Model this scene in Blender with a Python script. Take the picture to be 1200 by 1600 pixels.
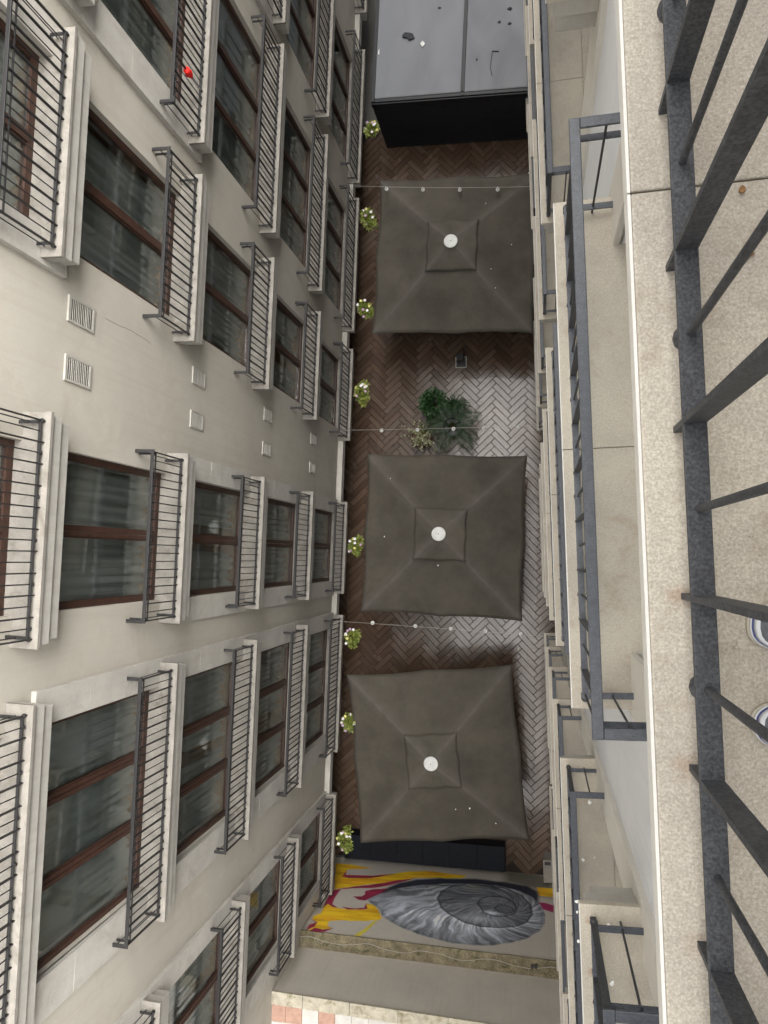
import bpy, bmesh, math, random
from mathutils import Matrix, Vector, noise
import numpy as np

for o in list(bpy.data.objects):
    bpy.data.objects.remove(o)
SC = bpy.context.scene
COL = SC.collection
R = math.radians

# ------------------------------------------------------------------ camera
CAMZ = 22.0
def rot3(a, b, c):
    return Matrix.Rotation(c, 3, 'Z') @ Matrix.Rotation(a, 3, 'X') @ Matrix.Rotation(b, 3, 'Y')
cam_d = bpy.data.cameras.new('camera')
cam = bpy.data.objects.new('camera', cam_d)
COL.objects.link(cam)
cam_d.sensor_fit = 'VERTICAL'
cam_d.sensor_height = 36.0
cam_d.lens = 1162.126 / 1600 * 36.0
cam_d.clip_start = 0.02
cam_d.clip_end = 3000
cam.matrix_world = Matrix.Translation((0, 0, CAMZ)) @ rot3(-.0558, -.2013, -.0361).transposed().to_4x4()
SC.camera = cam

# ------------------------------------------------------------------ sky and sun (overcast)
SUN_EL, SUN_AZ = 60.0, 55.0           # elevation; azimuth measured from +Y towards +X
world = bpy.data.worlds.new('World')
SC.world = world
world.use_nodes = True
wn = world.node_tree
wn.nodes.clear()
w_out = wn.nodes.new('ShaderNodeOutputWorld')
w_bg = wn.nodes.new('ShaderNodeBackground')
w_sky = wn.nodes.new('ShaderNodeTexSky')
w_hs = wn.nodes.new('ShaderNodeHueSaturation')
w_sky.sky_type = 'NISHITA'
w_sky.sun_disc = False
w_sky.sun_elevation = R(SUN_EL)
w_sky.sun_rotation = R(SUN_AZ)
w_sky.air_density = 1.0
w_sky.dust_density = 6.0
w_sky.ozone_density = 1.0
w_hs.inputs['Saturation'].default_value = 0.10
w_bg.inputs['Strength'].default_value = 0.15
wn.links.new(w_sky.outputs[0], w_hs.inputs['Color'])
wn.links.new(w_hs.outputs[0], w_bg.inputs['Color'])
wn.links.new(w_bg.outputs[0], w_out.inputs['Surface'])
sun_d = bpy.data.lights.new('sun', 'SUN')
sun_d.energy = 1.5
sun_d.angle = R(85)
sun_d.color = (1.0, .95, .87)
sun = bpy.data.objects.new('sun', sun_d)
COL.objects.link(sun)
_e, _a = R(SUN_EL), R(SUN_AZ)
sun.rotation_euler = Vector((math.sin(_a) * math.cos(_e), math.cos(_a) * math.cos(_e), math.sin(_e))).to_track_quat('Z', 'Y').to_euler()
SC.view_settings.view_transform = 'Standard'
SC.view_settings.look = 'None'
SC.view_settings.gamma = 1.0
SC.view_settings.use_curve_mapping = False
SC.view_settings.exposure = 2.25
SC.cycles.diffuse_bounces = 6

# ------------------------------------------------------------------ materials
def mat(name, rough=.7, spec=.5):
    m = bpy.data.materials.new(name)
    m.use_nodes = True
    nt = m.node_tree
    b = nt.nodes['Principled BSDF']
    b.inputs['Roughness'].default_value = rough
    b.inputs['Specular IOR Level'].default_value = spec
    return m, nt, b
def N(nt, t, **kw):
    n = nt.nodes.new(t)
    for k, v in kw.items():
        if k in n.inputs: n.inputs[k].default_value = v
        else: setattr(n, k, v)
    return n
def coords(nt, kind='Object', scale=(1, 1, 1), jitter=False):
    tc = N(nt, 'ShaderNodeTexCoord')
    mp = N(nt, 'ShaderNodeMapping')
    mp.inputs['Scale'].default_value = scale
    nt.links.new(tc.outputs[kind], mp.inputs['Vector'])
    if jitter:
        oi = N(nt, 'ShaderNodeObjectInfo')
        ml = N(nt, 'ShaderNodeMath', operation='MULTIPLY')
        ml.inputs[1].default_value = 37.0
        nt.links.new(oi.outputs['Random'], ml.inputs[0])
        nt.links.new(ml.outputs[0], mp.inputs['Location'])
    return mp.outputs[0]
def wcoords(nt, scale=(1, 1, 1)):
    g = N(nt, 'ShaderNodeNewGeometry')
    mp = N(nt, 'ShaderNodeMapping')
    mp.inputs['Scale'].default_value = scale
    nt.links.new(g.outputs['Position'], mp.inputs['Vector'])
    return mp.outputs[0]
def noise_n(nt, vec, scale, detail=4, rough=.55, dist=0):
    n = N(nt, 'ShaderNodeTexNoise')
    n.inputs['Scale'].default_value = scale
    n.inputs['Detail'].default_value = detail
    n.inputs['Roughness'].default_value = rough
    n.inputs['Distortion'].default_value = dist
    nt.links.new(vec, n.inputs['Vector'])
    return n.outputs['Fac']
def ramp(nt, fac, stops):
    r = N(nt, 'ShaderNodeValToRGB')
    while len(r.color_ramp.elements) < len(stops):
        r.color_ramp.elements.new(0.5)
    for e, (p, c) in zip(r.color_ramp.elements, stops):
        e.position = p
        e.color = (*c, 1) if len(c) == 3 else c
    nt.links.new(fac, r.inputs[0])
    return r.outputs[0]
def mixc(nt, a, b, fac, mode='MIX'):
    m = N(nt, 'ShaderNodeMix', data_type='RGBA', blend_type=mode)
    for s, v in ((m.inputs[0], fac), (m.inputs[6], a), (m.inputs[7], b)):
        if isinstance(v, (int, float)): s.default_value = v
        elif isinstance(v, tuple): s.default_value = (*v, 1)
        else: nt.links.new(v, s)
    return m.outputs[2]
def bump(nt, b, h, strength=.2, dist=.01):
    n = N(nt, 'ShaderNodeBump')
    n.inputs['Strength'].default_value = strength
    n.inputs['Distance'].default_value = dist
    nt.links.new(h, n.inputs['Height'])
    nt.links.new(n.outputs[0], b.inputs['Normal'])
G3 = lambda v, t=(1, 1, 1): tuple(v * x for x in t)
M = {}

def surface(key, base, var, scale=3, fine=60, fine_amt=.12, rough=.75, spec=.3, streak=None, bmp=.15, bdist=.004, stain=None, w=True):
    """a mineral surface: broad tone drift, fine grain, optional run-down streaks"""
    m, nt, b = mat(key, rough, spec)
    v = wcoords(nt) if w else coords(nt, jitter=True)
    c = ramp(nt, noise_n(nt, v, scale, 5, .6), [(.3, tuple(x * (1 - var) for x in base)), (.7, tuple(min(1, x * (1 + var)) for x in base))])
    f = noise_n(nt, v, fine, 3, .6)
    c = mixc(nt, c, ramp(nt, f, [(.3, G3(1 - fine_amt)), (.7, G3(1 + fine_amt))]), 1.0, 'MULTIPLY')
    if streak:
        vs = wcoords(nt, (9, 9, .35))
        s = ramp(nt, noise_n(nt, vs, 1.3, 4, .65), [(.50, (1, 1, 1)), (.78, streak)])
        c = mixc(nt, c, s, 1.0, 'MULTIPLY')
    if stain:
        s = ramp(nt, noise_n(nt, v, stain[0], 6, .7, .6), [(.52, (0, 0, 0)), (.68, (1, 1, 1))])
        c = mixc(nt, c, stain[1], s)
    nt.links.new(c, b.inputs['Base Color'])
    bump(nt, b, f, bmp, bdist)
    M[key] = m
    return m

surface('stucco', (.395, .368, .318), .06, 1.1, 150, .08, .88, .2, streak=(.93, .92, .905), bmp=.7, stain=(1.1, (.365, .337, .287)))
surface('facestone', (.40, .38, .345), .10, 2.6, 90, .09, .8, .25, streak=(.93, .92, .90), bmp=.3, stain=(2.5, (.33, .31, .275)))
surface('slabstone', (.34, .325, .295), .09, 4, 120, .08, .72, .3, streak=(.87, .85, .82))
surface('slabtop', (.20, .186, .164), .20, 5, 110, .14, .75, .3, stain=(4.2, (.14, .126, .105)), bmp=.3)
surface('plaster', (.64, .645, .66), .05, 1.3, 110, .04, .7, .35, streak=(.90, .92, .95), bmp=.1)
surface('plaster_warm', (.57, .545, .495), .05, 2, 90, .05, .75, .3, bmp=.1)
surface('concrete', (.48, .44, .385), .10, .8, 70, .05, .85, .2, streak=(.93, .92, .90))
surface('whitestone', (.56, .545, .51), .04, 5, 90, .05, .5, .4)
surface('mossy', (.17, .145, .095), .35, 4, 30, .3, .95, .15, bmp=.7, bdist=.02, stain=(5, (.055, .06, .025)))
surface('coping', (.36, .33, .26), .2, 6, 60, .2, .9, .2, bmp=.4, bdist=.01, stain=(4, (.16, .14, .08)))
surface('terracotta', (.36, .225, .17), .18, 9, 90, .12, .8, .3, w=True)
surface('whitetile', (.46, .44, .41), .12, 6, 60, .12, .6, .4, stain=(5, (.42, .40, .36)))
surface('groundm', (.12, .115, .105), .2, .5, 20, .1, .9, .2)
surface('grout', (.018, .013, .010), .2, 5, 60, .2, .8, .3)
surface('oak', (.46, .27, .125), .15, 4, 40, .1, .5, .4)
surface('soil', (.03, .02, .012), .3, 20, 90, .3, .95, .1, w=False)

def granite(key, a, b_, c_):
    m, nt, b = mat(key, .6, .35)
    v = wcoords(nt)
    f1 = noise_n(nt, v, 210, 3, .7)
    f2 = noise_n(nt, v, 95, 3, .6, 1.5)
    col = ramp(nt, f1, [(.34, b_), (.5, a), (.68, c_)])
    col = mixc(nt, col, ramp(nt, f2, [(.38, G3(.90)), (.62, G3(1.08))]), 1.0, 'MULTIPLY')
    big = ramp(nt, noise_n(nt, v, 1.6, 5, .65), [(.35, (.80, .79, .79)), (.65, (1.06, 1.05, 1.03))])
    col = mixc(nt, col, big, 1.0, 'MULTIPLY')
    st = ramp(nt, noise_n(nt, v, 3.6, 6, .75, .5), [(.55, (0, 0, 0)), (.72, (.6, .6, .6))])
    col = mixc(nt, col, (.225, .17, .115), st)
    # rust weeping from the post feet, spaced as the posts are
    tc_ = N(nt, 'ShaderNodeTexCoord'); sp = N(nt, 'ShaderNodeSeparateXYZ'); nt.links.new(tc_.outputs['Object'], sp.inputs[0])
    def mth(op, a_, b__=None):
        n_ = N(nt, 'ShaderNodeMath', operation=op)
        for i_, q_ in ((0, a_), (1, b__)):
            if q_ is None: continue
            if isinstance(q_, (int, float)): n_.inputs[i_].default_value = q_
            else: nt.links.new(q_, n_.inputs[i_])
        return n_.outputs[0]
    yy = mth('SUBTRACT', mth('FRACT', mth('ADD', mth('DIVIDE', mth('SUBTRACT', sp.outputs[1], .222), .2776), .5)), .5)
    yy = mth('MULTIPLY', yy, .2776); xx = mth('SUBTRACT', sp.outputs[0], .046)
    dd = mth('SQRT', mth('ADD', mth('MULTIPLY', xx, xx), mth('MULTIPLY', yy, yy)))
    dd = mth('ADD', dd, mth('MULTIPLY', mth('SUBTRACT', noise_n(nt, v, 55, 4, .7), .5), .05))
    rs = ramp(nt, dd, [(.006, G3(.42)), (.026, (0, 0, 0))])
    rs = mixc(nt, rs, ramp(nt, noise_n(nt, v, 2.3, 2), [(.48, (0, 0, 0)), (.66, (1, 1, 1))]), 1.0, 'MULTIPLY')
    col = mixc(nt, col, (.22, .11, .045), rs)
    nt.links.new(col, b.inputs['Base Color'])
    bump(nt, b, f1, .12, .002)
    M[key] = m
granite('granite', (.385, .352, .294), (.305, .272, .22), (.475, .443, .385))
granite('granite_edge', (.60, .54, .45), (.42, .36, .28), (.74, .69, .61))

def iron(key, a, b_, rough=.42):
    m, nt, b = mat(key, rough, .5)
    v = wcoords(nt)
    f = noise_n(nt, v, 190, 3, .65)
    g = noise_n(nt, v, 35, 4, .65, .4)
    col = ramp(nt, f, [(.35, a), (.66, b_)])
    col = mixc(nt, col, ramp(nt, g, [(.3, G3(.7)), (.7, G3(1.35))]), 1.0, 'MULTIPLY')
    ru = ramp(nt, noise_n(nt, v, 9, 6, .75), [(.66, (0, 0, 0)), (.76, (.8, .8, .8))])
    col = mixc(nt, col, (.10, .05, .03), ru)
    nt.links.new(col, b.inputs['Base Color'])
    bump(nt, b, f, .25, .002)
    M[key] = m
iron('iron', (.018, .021, .028), (.062, .069, .084))
iron('iron_worn', (.009, .010, .013), (.046, .049, .055), .6)
iron('iron_left', (.005, .0048, .005), (.016, .015, .015), .6)

def simple(key, c, rough=.6, spec=.5, metal=0, var=.12, scale=8):
    m, nt, b = mat(key, rough, spec)
    v = coords(nt, jitter=True)
    col = ramp(nt, noise_n(nt, v, scale, 4), [(.3, tuple(x * (1 - var) for x in c)), (.7, tuple(min(1, x * (1 + var)) for x in c))])
    nt.links.new(col, b.inputs['Base Color'])
    b.inputs['Metallic'].default_value = metal
    M[key] = m
    return m
simple('woodframe', (.045, .021, .014), .45, .35, var=.3, scale=12)
simple('alu', (.12, .125, .135), .5, .4)
simple('blackmetal', (.008, .009, .012), .45, .4)
simple('blackslat', (.010, .011, .016), .5, .4)
simple('navybox', (.003, .0045, .009), .6, .2, var=.4)
simple('whiteplastic', (.52, .52, .50), .4, .5)
simple('ventwhite', (.33, .315, .28), .5, .4)
simple('ventdark', (.05, .046, .04), .9, .1)
simple('pale_bounce_room', (.72, .70, .66), .9, .1)  # pale room colour, raised so daylight bounces onto the curtains
simple('groundglass', (.02, .02, .022), .15, .5)
simple('pot_brown', (.10, .055, .035), .6, .4)
simple('pot_dark', (.03, .03, .032), .5, .4)
simple('polegrey', (.05, .05, .052), .4, .5)
simple('rubber_white', (.52, .53, .54), .5, .4, var=.05)
simple('stripe_blue', (.035, .05, .19), .5, .4)
simple('canvas_grey', (.11, .113, .125), .9, .2, var=.2, scale=60)
simple('sole_cream', (.40, .37, .31), .6, .3)
simple('redcloth', (.55, .015, .012), .7, .3)
simple('wire', (.30, .28, .25), .5, .4)
simple('blackwire', (.015, .015, .015), .6, .3)
simple('dropping', (.75, .75, .72), .8, .2)
simple('leafdry', (.20, .11, .05), .9, .2, var=.4)
simple('leafpale', (.38, .35, .29), .9, .2)
simple('scrap', (.045, .045, .05), .8, .2)
simple('petal_white', (.74, .70, .72), .7, .2)
simple('petal_yellow', (.62, .58, .20), .7, .2)
simple('petal_pink', (.45, .30, .42), .7, .2)
simple('cabinet', (.22, .205, .18), .6, .4)

def leafm(key, c, c2, rough=.45):
    m, nt, b = mat(key, rough, .4)
    g = N(nt, 'ShaderNodeNewGeometry')
    col = ramp(nt, g.outputs['Random Per Island'], [(0.0, c), (1.0, c2)])
    nt.links.new(col, b.inputs['Base Color'])
    b.inputs['Subsurface Weight'].default_value = 0.0
    M[key] = m
leafm('leaf_lime', (.07, .11, .014), (.24, .26, .05))
leafm('leaf_green', (.010, .036, .010), (.030, .080, .020))
leafm('leaf_dark', (.010, .030, .010), (.028, .062, .020))
leafm('leaf_cream', (.10, .12, .05), (.42, .38, .26))

# glass: clear sheet, mirror-like by Fresnel
m = bpy.data.materials.new('glass'); m.use_nodes = True; nt = m.node_tree; nt.nodes.clear()
o_ = N(nt, 'ShaderNodeOutputMaterial'); mx = N(nt, 'ShaderNodeMixShader'); tr = N(nt, 'ShaderNodeBsdfTransparent'); gl = N(nt, 'ShaderNodeBsdfGlossy')
fr = N(nt, 'ShaderNodeFresnel'); fr.inputs['IOR'].default_value = 1.5
ml = N(nt, 'ShaderNodeMath', operation='MULTIPLY_ADD'); ml.inputs[1].default_value = .75; ml.inputs[2].default_value = .0; ml.use_clamp = True
tr.inputs[0].default_value = (.93, .96, .95, 1); gl.inputs['Roughness'].default_value = .03
nt.links.new(fr.outputs[0], ml.inputs[0]); nt.links.new(ml.outputs[0], mx.inputs[0]); nt.links.new(tr.outputs[0], mx.inputs[1]); nt.links.new(gl.outputs[0], mx.inputs[2]); nt.links.new(mx.outputs[0], o_.inputs[0])
M['glass'] = m
# sheer curtain
m = bpy.data.materials.new('curtain'); m.use_nodes = True; nt = m.node_tree; nt.nodes.clear()
o_ = N(nt, 'ShaderNodeOutputMaterial'); mx = N(nt, 'ShaderNodeMixShader'); df = N(nt, 'ShaderNodeBsdfDiffuse'); tl = N(nt, 'ShaderNodeBsdfTranslucent')
cc = ramp(nt, noise_n(nt, wcoords(nt, (1, 1, .6)), 5, 4), [(.3, (.74, .76, .75)), (.7, (.90, .91, .90))])
nt.links.new(cc, df.inputs[0]); nt.links.new(cc, tl.inputs[0]); mx.inputs[0].default_value = .3
nt.links.new(df.outputs[0], mx.inputs[1]); nt.links.new(tl.outputs[0], mx.inputs[2]); nt.links.new(mx.outputs[0], o_.inputs[0])
M['curtain'] = m
# wood-look porcelain planks, damp
m, nt, b = mat('plank', .25, .42)
uv = N(nt, 'ShaderNodeUVMap'); mp = N(nt, 'ShaderNodeMapping'); mp.inputs['Scale'].default_value = (1.2, 26, 1)
oi = N(nt, 'ShaderNodeObjectInfo'); geo = N(nt, 'ShaderNodeNewGeometry'); ad = N(nt, 'ShaderNodeMath', operation='ADD')
nt.links.new(oi.outputs['Random'], ad.inputs[0]); nt.links.new(geo.outputs['Random Per Island'], ad.inputs[1])
fr2 = N(nt, 'ShaderNodeMath', operation='FRACT'); nt.links.new(ad.outputs[0], fr2.inputs[0])
sc_ = N(nt, 'ShaderNodeMath', operation='MULTIPLY'); sc_.inputs[1].default_value = 91.0; nt.links.new(fr2.outputs[0], sc_.inputs[0])
nt.links.new(uv.outputs[0], mp.inputs[0]); nt.links.new(sc_.outputs[0], mp.inputs['Location'])
grain = noise_n(nt, mp.outputs[0], 2.2, 5, .65, .5)
tone = ramp(nt, fr2.outputs[0], [(0, (.064, .040, .026)), (.45, (.084, .052, .034)), (.8, (.104, .067, .045)), (1, (.098, .069, .052))])
col = mixc(nt, tone, ramp(nt, grain, [(.25, G3(.55)), (.75, G3(1.5))]), 1.0, 'MULTIPLY')
nt.links.new(col, b.inputs['Base Color'])
wet = noise_n(nt, wcoords(nt), .55, 4, .6)
rg = ramp(nt, wet, [(.35, G3(.13)), (.65, G3(.30))])
nt.links.new(rg, b.inputs['Roughness'])
b.inputs['IOR'].default_value = 1.5
b.inputs['Coat Weight'].default_value = .18
b.inputs['Coat Roughness'].default_value = .05
bump(nt, b, grain, .6, .004)
M['plank'] = m
# umbrella fabric
m, nt, b = mat('canopy', .85, .25)
v = coords(nt, jitter=True)
col = ramp(nt, noise_n(nt, v, 1.1, 5, .6), [(.28, (.050, .044, .035)), (.72, (.088, .077, .062))])
st = ramp(nt, noise_n(nt, coords(nt, scale=(1, 1, .3), jitter=True), 2.6, 6, .7), [(.52, (0, 0, 0)), (.72, (.6, .6, .6))])
col = mixc(nt, col, (.047, .051, .034), st)
sx = N(nt, 'ShaderNodeSeparateXYZ'); tc = N(nt, 'ShaderNodeTexCoord'); nt.links.new(tc.outputs['Object'], sx.inputs[0])
ax = N(nt, 'ShaderNodeMath', operation='ABSOLUTE'); ay = N(nt, 'ShaderNodeMath', operation='ABSOLUTE'); nt.links.new(sx.outputs[0], ax.inputs[0]); nt.links.new(sx.outputs[1], ay.inputs[0])
df_ = N(nt, 'ShaderNodeMath', operation='SUBTRACT'); nt.links.new(ax.outputs[0], df_.inputs[0]); nt.links.new(ay.outputs[0], df_.inputs[1])
ab = N(nt, 'ShaderNodeMath', operation='ABSOLUTE'); nt.links.new(df_.outputs[0], ab.inputs[0])
rid = ramp(nt, ab.outputs[0], [(0, G3(.55)), (.05, G3(.34)), (.32, (0, 0, 0))])     # bleached wear along the four corner seams
wv = noise_n(nt, v, 3, 4)
rid = mixc(nt, rid, ramp(nt, wv, [(.3, G3(.4)), (.7, G3(1))]), 1.0, 'MULTIPLY')
col = mixc(nt, col, (.135, .122, .112), rid)
weave = noise_n(nt, coords(nt, scale=(60, 60, 60)), 4, 2)
col = mixc(nt, col, ramp(nt, weave, [(.3, G3(.9)), (.7, G3(1.1))]), 1.0, 'MULTIPLY')
nt.links.new(col, b.inputs['Base Color'])
bump(nt, b, noise_n(nt, coords(nt, scale=(1, 1, .4), jitter=True), 3.2, 6, .6, .8), .5, .03)
M['canopy'] = m
# pavilion roof sheet: grey, wet and dusty in patches
m, nt, b = mat('roofsheet', .3, .5)
v = wcoords(nt)
pz = noise_n(nt, wcoords(nt, (1, .35, 1)), 1.1, 5, .6, .8)
col = ramp(nt, pz, [(.3, (.122, .128, .146)), (.7, (.150, .157, .176))])
nt.links.new(col, b.inputs['Base Color'])
nt.links.new(ramp(nt, pz, [(.35, G3(.52)), (.65, G3(.40))]), b.inputs['Roughness'])
bump(nt, b, noise_n(nt, wcoords(nt, (3, 1, 1)), 2.0, 4), .05, .01)
M['roofsheet'] = m
# painted mural: flat paint read from the colour of each point
m, nt, b = mat('mural', .7, .3)
at = N(nt, 'ShaderNodeVertexColor', layer_name='paint')
c = mixc(nt, at.outputs[0], ramp(nt, noise_n(nt, wcoords(nt), 40, 4), [(.3, G3(.85)), (.7, G3(1.12))]), 1.0, 'MULTIPLY')
nt.links.new(c, b.inputs['Base Color'])
M['mural'] = m
m, nt, b = mat('bulb', .25, .5)
b.inputs['Base Color'].default_value = (.80, .79, .75, 1)
M['bulb'] = m

# ------------------------------------------------------------------ helpers
class MB:
    def __init__(s): s.v, s.f, s.uv = [], [], None
    def box(s, x0, x1, y0, y1, z0, z1):
        x0, x1 = min(x0, x1), max(x0, x1)
        n = len(s.v)
        s.v += [(x0, y0, z0), (x1, y0, z0), (x1, y1, z0), (x0, y1, z0), (x0, y0, z1), (x1, y0, z1), (x1, y1, z1), (x0, y1, z1)]
        s.f += [tuple(n + i for i in q) for q in ((3, 2, 1, 0), (4, 5, 6, 7), (0, 1, 5, 4), (1, 2, 6, 5), (2, 3, 7, 6), (3, 0, 4, 7))]
        return s
    def obox(s, c, ux, uy, uz):
        n = len(s.v); c, ux, uy, uz = map(Vector, (c, ux, uy, uz))
        for sz in (-1, 1):
            for sx_, sy in ((-1, -1), (1, -1), (1, 1), (-1, 1)):
                s.v.append(tuple(c + ux * sx_ + uy * sy + uz * sz))
        s.f += [tuple(n + i for i in q) for q in ((3, 2, 1, 0), (4, 5, 6, 7), (0, 1, 5, 4), (1, 2, 6, 5), (2, 3, 7, 6), (3, 0, 4, 7))]
        return s
    def tube(s, pts, r, k=8, cap=True):
        pts = [Vector(p) for p in pts]; rs = r if isinstance(r, (list, tuple)) else [r] * len(pts)
        n0 = len(s.v)
        for i, p in enumerate(pts):
            d = (pts[min(i + 1, len(pts) - 1)] - pts[max(i - 1, 0)]).normalized()
            a = d.cross(Vector((0, 0, 1)))
            if a.length < 1e-4: a = Vector((1, 0, 0))
            a.normalize(); b_ = d.cross(a)
            for j in range(k):
                t = 2 * math.pi * j / k
                s.v.append(tuple(p + (a * math.cos(t) + b_ * math.sin(t)) * rs[i]))
        for i in range(len(pts) - 1):
            for j in range(k):
                a0 = n0 + i * k + j; a1 = n0 + i * k + (j + 1) % k
                s.f.append((a0, a0 + k, a1 + k, a1))
        if cap:
            s.f.append(tuple(n0 + j for j in range(k)))
            s.f.append(tuple(n0 + (len(pts) - 1) * k + j for j in reversed(range(k))))
        return s
    def lathe(s, prof, k=24, c=(0, 0, 0)):
        n0 = len(s.v)
        for r_, z in prof:
            for j in range(k):
                t = 2 * math.pi * j / k
                s.v.append((c[0] + r_ * math.cos(t), c[1] + r_ * math.sin(t), c[2] + z))
        for i in range(len(prof) - 1):
            for j in range(k):
                a0 = n0 + i * k + j; a1 = n0 + i * k + (j + 1) % k
                s.f.append((a0, a1, a1 + k, a0 + k))
        s.f.append(tuple(n0 + j for j in reversed(range(k))))
        s.f.append(tuple(n0 + (len(prof) - 1) * k + j for j in range(k)))
        return s
    def sphere(s, c, r, k=10, h=6):
        prof = [(max(1e-4, r * math.sin(math.pi * i / h)), -r * math.cos(math.pi * i / h)) for i in range(h + 1)]
        return s.lathe(prof, k, c)
    def mesh(s, name, smooth=False):
        me = bpy.data.meshes.new(name)
        me.from_pydata(s.v, [], s.f)
        if smooth:
            for p in me.polygons: p.use_smooth = True
        me.update()
        return me
    def build(s, name, m, parent=None, smooth=False, loc=None, bev=0):
        return place(name, s.mesh(name, smooth), m, parent, loc, bev)
def place(name, me, m, parent=None, loc=None, bev=0):
    if m and not me.materials: me.materials.append(M[m])
    o = bpy.data.objects.new(name, me)
    COL.objects.link(o)
    if parent: o.parent = parent
    if loc: o.location = loc
    if bev:
        bm_ = o.modifiers.new('bevel', 'BEVEL'); bm_.width = bev; bm_.segments = 2; bm_.limit_method = 'ANGLE'
    return o
def tag(o, label=None, cat=None, group=None, kind=None):
    if label: o['label'] = label
    if cat: o['category'] = cat
    if group: o['group'] = group
    if kind: o['kind'] = kind
    return o
def empty(name, loc, rz=0):
    o = bpy.data.objects.new(name, None)
    COL.objects.link(o)
    o.location = loc
    o.rotation_euler = (0, 0, rz)
    o.empty_display_size = .2
    return o
rnd = random.Random(11)

# ================================================================== SETTING
g = MB(); g.v = [(-700, -700, -.06), (700, -700, -.06), (700, 700, -.06), (-700, 700, -.06)]; g.f = [(0, 1, 2, 3)]
tag(g.build('ground', 'groundm'), kind='structure')

# courtyard floor: damp wood-look planks in herringbone
FX0, FX1, FY0, FY1 = -6.3, 1.25, -9.0, 13.2
floor = MB().box(FX0, FX1, FY0, FY1, -.05, -.004).build('courtyard_floor', 'grout')
tag(floor, kind='structure')
PW = .166; PN = 4; PL = PW * PN; GAP = .013
def plank_pts(x, y, ang, tilt=(0, 0)):
    """chamfered plank: list of verts, faces, uvs about its centre"""
    l, w, c, h = PL / 2 - GAP / 2, PW / 2 - GAP / 2, .004, .010
    base = [(-l, -w, 0), (l, -w, 0), (l, w, 0), (-l, w, 0)]
    mid = [(p[0], p[1], h - .003) for p in base]
    top = [(-l + c, -w + c, h), (l - c, -w + c, h), (l - c, w - c, h), (-l + c, w - c, h)]
    vs = base + mid + top
    fs = [(8, 9, 10, 11)]
    for o in (0, 4):
        for i in range(4):
            fs.append((o + i, o + (i + 1) % 4, o + 4 + (i + 1) % 4, o + 4 + i))
    return vs, fs
def add_uv(me, per_vert):
    lay = me.uv_layers.new(name='UVMap')
    for lp in me.loops: lay.data[lp.index].uv = per_vert[lp.vertex_index]
VS, FS = plank_pts(0, 0, 0)
me_pl = bpy.data.meshes.new('floor_tile'); me_pl.from_pydata(VS, [], FS); add_uv(me_pl, [(v[0] + .4, v[1] + .1) for v in VS]); me_pl.materials.append(M['plank'])
planks = []
ox, oy = -1.70, 3.05       # pattern phase
u0 = Vector((math.sqrt(.5), math.sqrt(.5))); w0 = Vector((-math.sqrt(.5), math.sqrt(.5)))
rngp = random.Random(5)
for a in range(-160, 161):
    for k in range(-40, 41):
        # row a of the stair pattern: a lying plank starts at cell (a + 2*PN*k, a)
        for kind in (0, 1):
            if kind == 0: cu, cw = (a + 2 * PN * k + PN / 2) * PW, (a + .5) * PW
            else: cu, cw = (a + 2 * PN * k + PN + .5) * PW, (a + PN / 2 - PN + 1) * PW
            p = Vector((ox, oy)) + u0 * cu + w0 * cw
            if FX0 + .2 < p.x < FX1 - .2 and FY0 + .2 < p.y < FY1 - .2:
                planks.append((p.x, p.y, R(45 if kind == 0 else 135)))
def plank_rank(p):
    x, y, _ = p
    vis = (2.7 < y < 5.9 and -5 < x < .3) or (-3.2 < y < -1.5 and -5 < x < .4)
    return (0 if vis else 1, abs(y - 1) * .2 + abs(x + 1.6))
planks.sort(key=plank_rank)
for x, y, a in planks[:300]:
    t = place('floor_tile', me_pl, None, floor, (x, y, -.002 + rngp.uniform(-.0012, .0012)))
    t.rotation_euler = (rngp.gauss(0, .0022), rngp.gauss(0, .0009), a)
vv, ff, uu = [], [], []
for x, y, a in planks[300:]:
    n = len(vv)
    mt = Matrix.Translation((x, y, -.002)) @ Matrix.Rotation(a, 4, 'Z') @ Matrix.Rotation(rngp.gauss(0, .0022), 4, 'X') @ Matrix.Rotation(rngp.gauss(0, .0009), 4, 'Y')
    for v in VS: vv.append(tuple(mt @ Vector(v))); uu.append((v[0] + .4, v[1] + .1))
    ff += [tuple(n + i for i in f) for f in FS]
me = bpy.data.meshes.new('floor_tiles'); me.from_pydata(vv, [], ff); add_uv(me, uu); me.materials.append(M['plank'])
tag(place('floor_tiles', me, None, floor), kind='stuff')

# ================================================================== BUILDINGS
class Facade:
    """one facade in its own frame: w = metres behind the balcony edge line, y along, z up; sg = +1 when the building lies towards +x"""
    def __init__(s, root, sg): s.root, s.sg = root, sg
    def X(s, w): return s.sg * w
    def box(s, mb, w0, w1, y0, y1, z0, z1): return mb.box(s.X(w0), s.X(w1), y0, y1, z0, z1)

SHARED = {}
def shared(key, fn):
    if key not in SHARED: SHARED[key] = fn()
    return SHARED[key]

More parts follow.
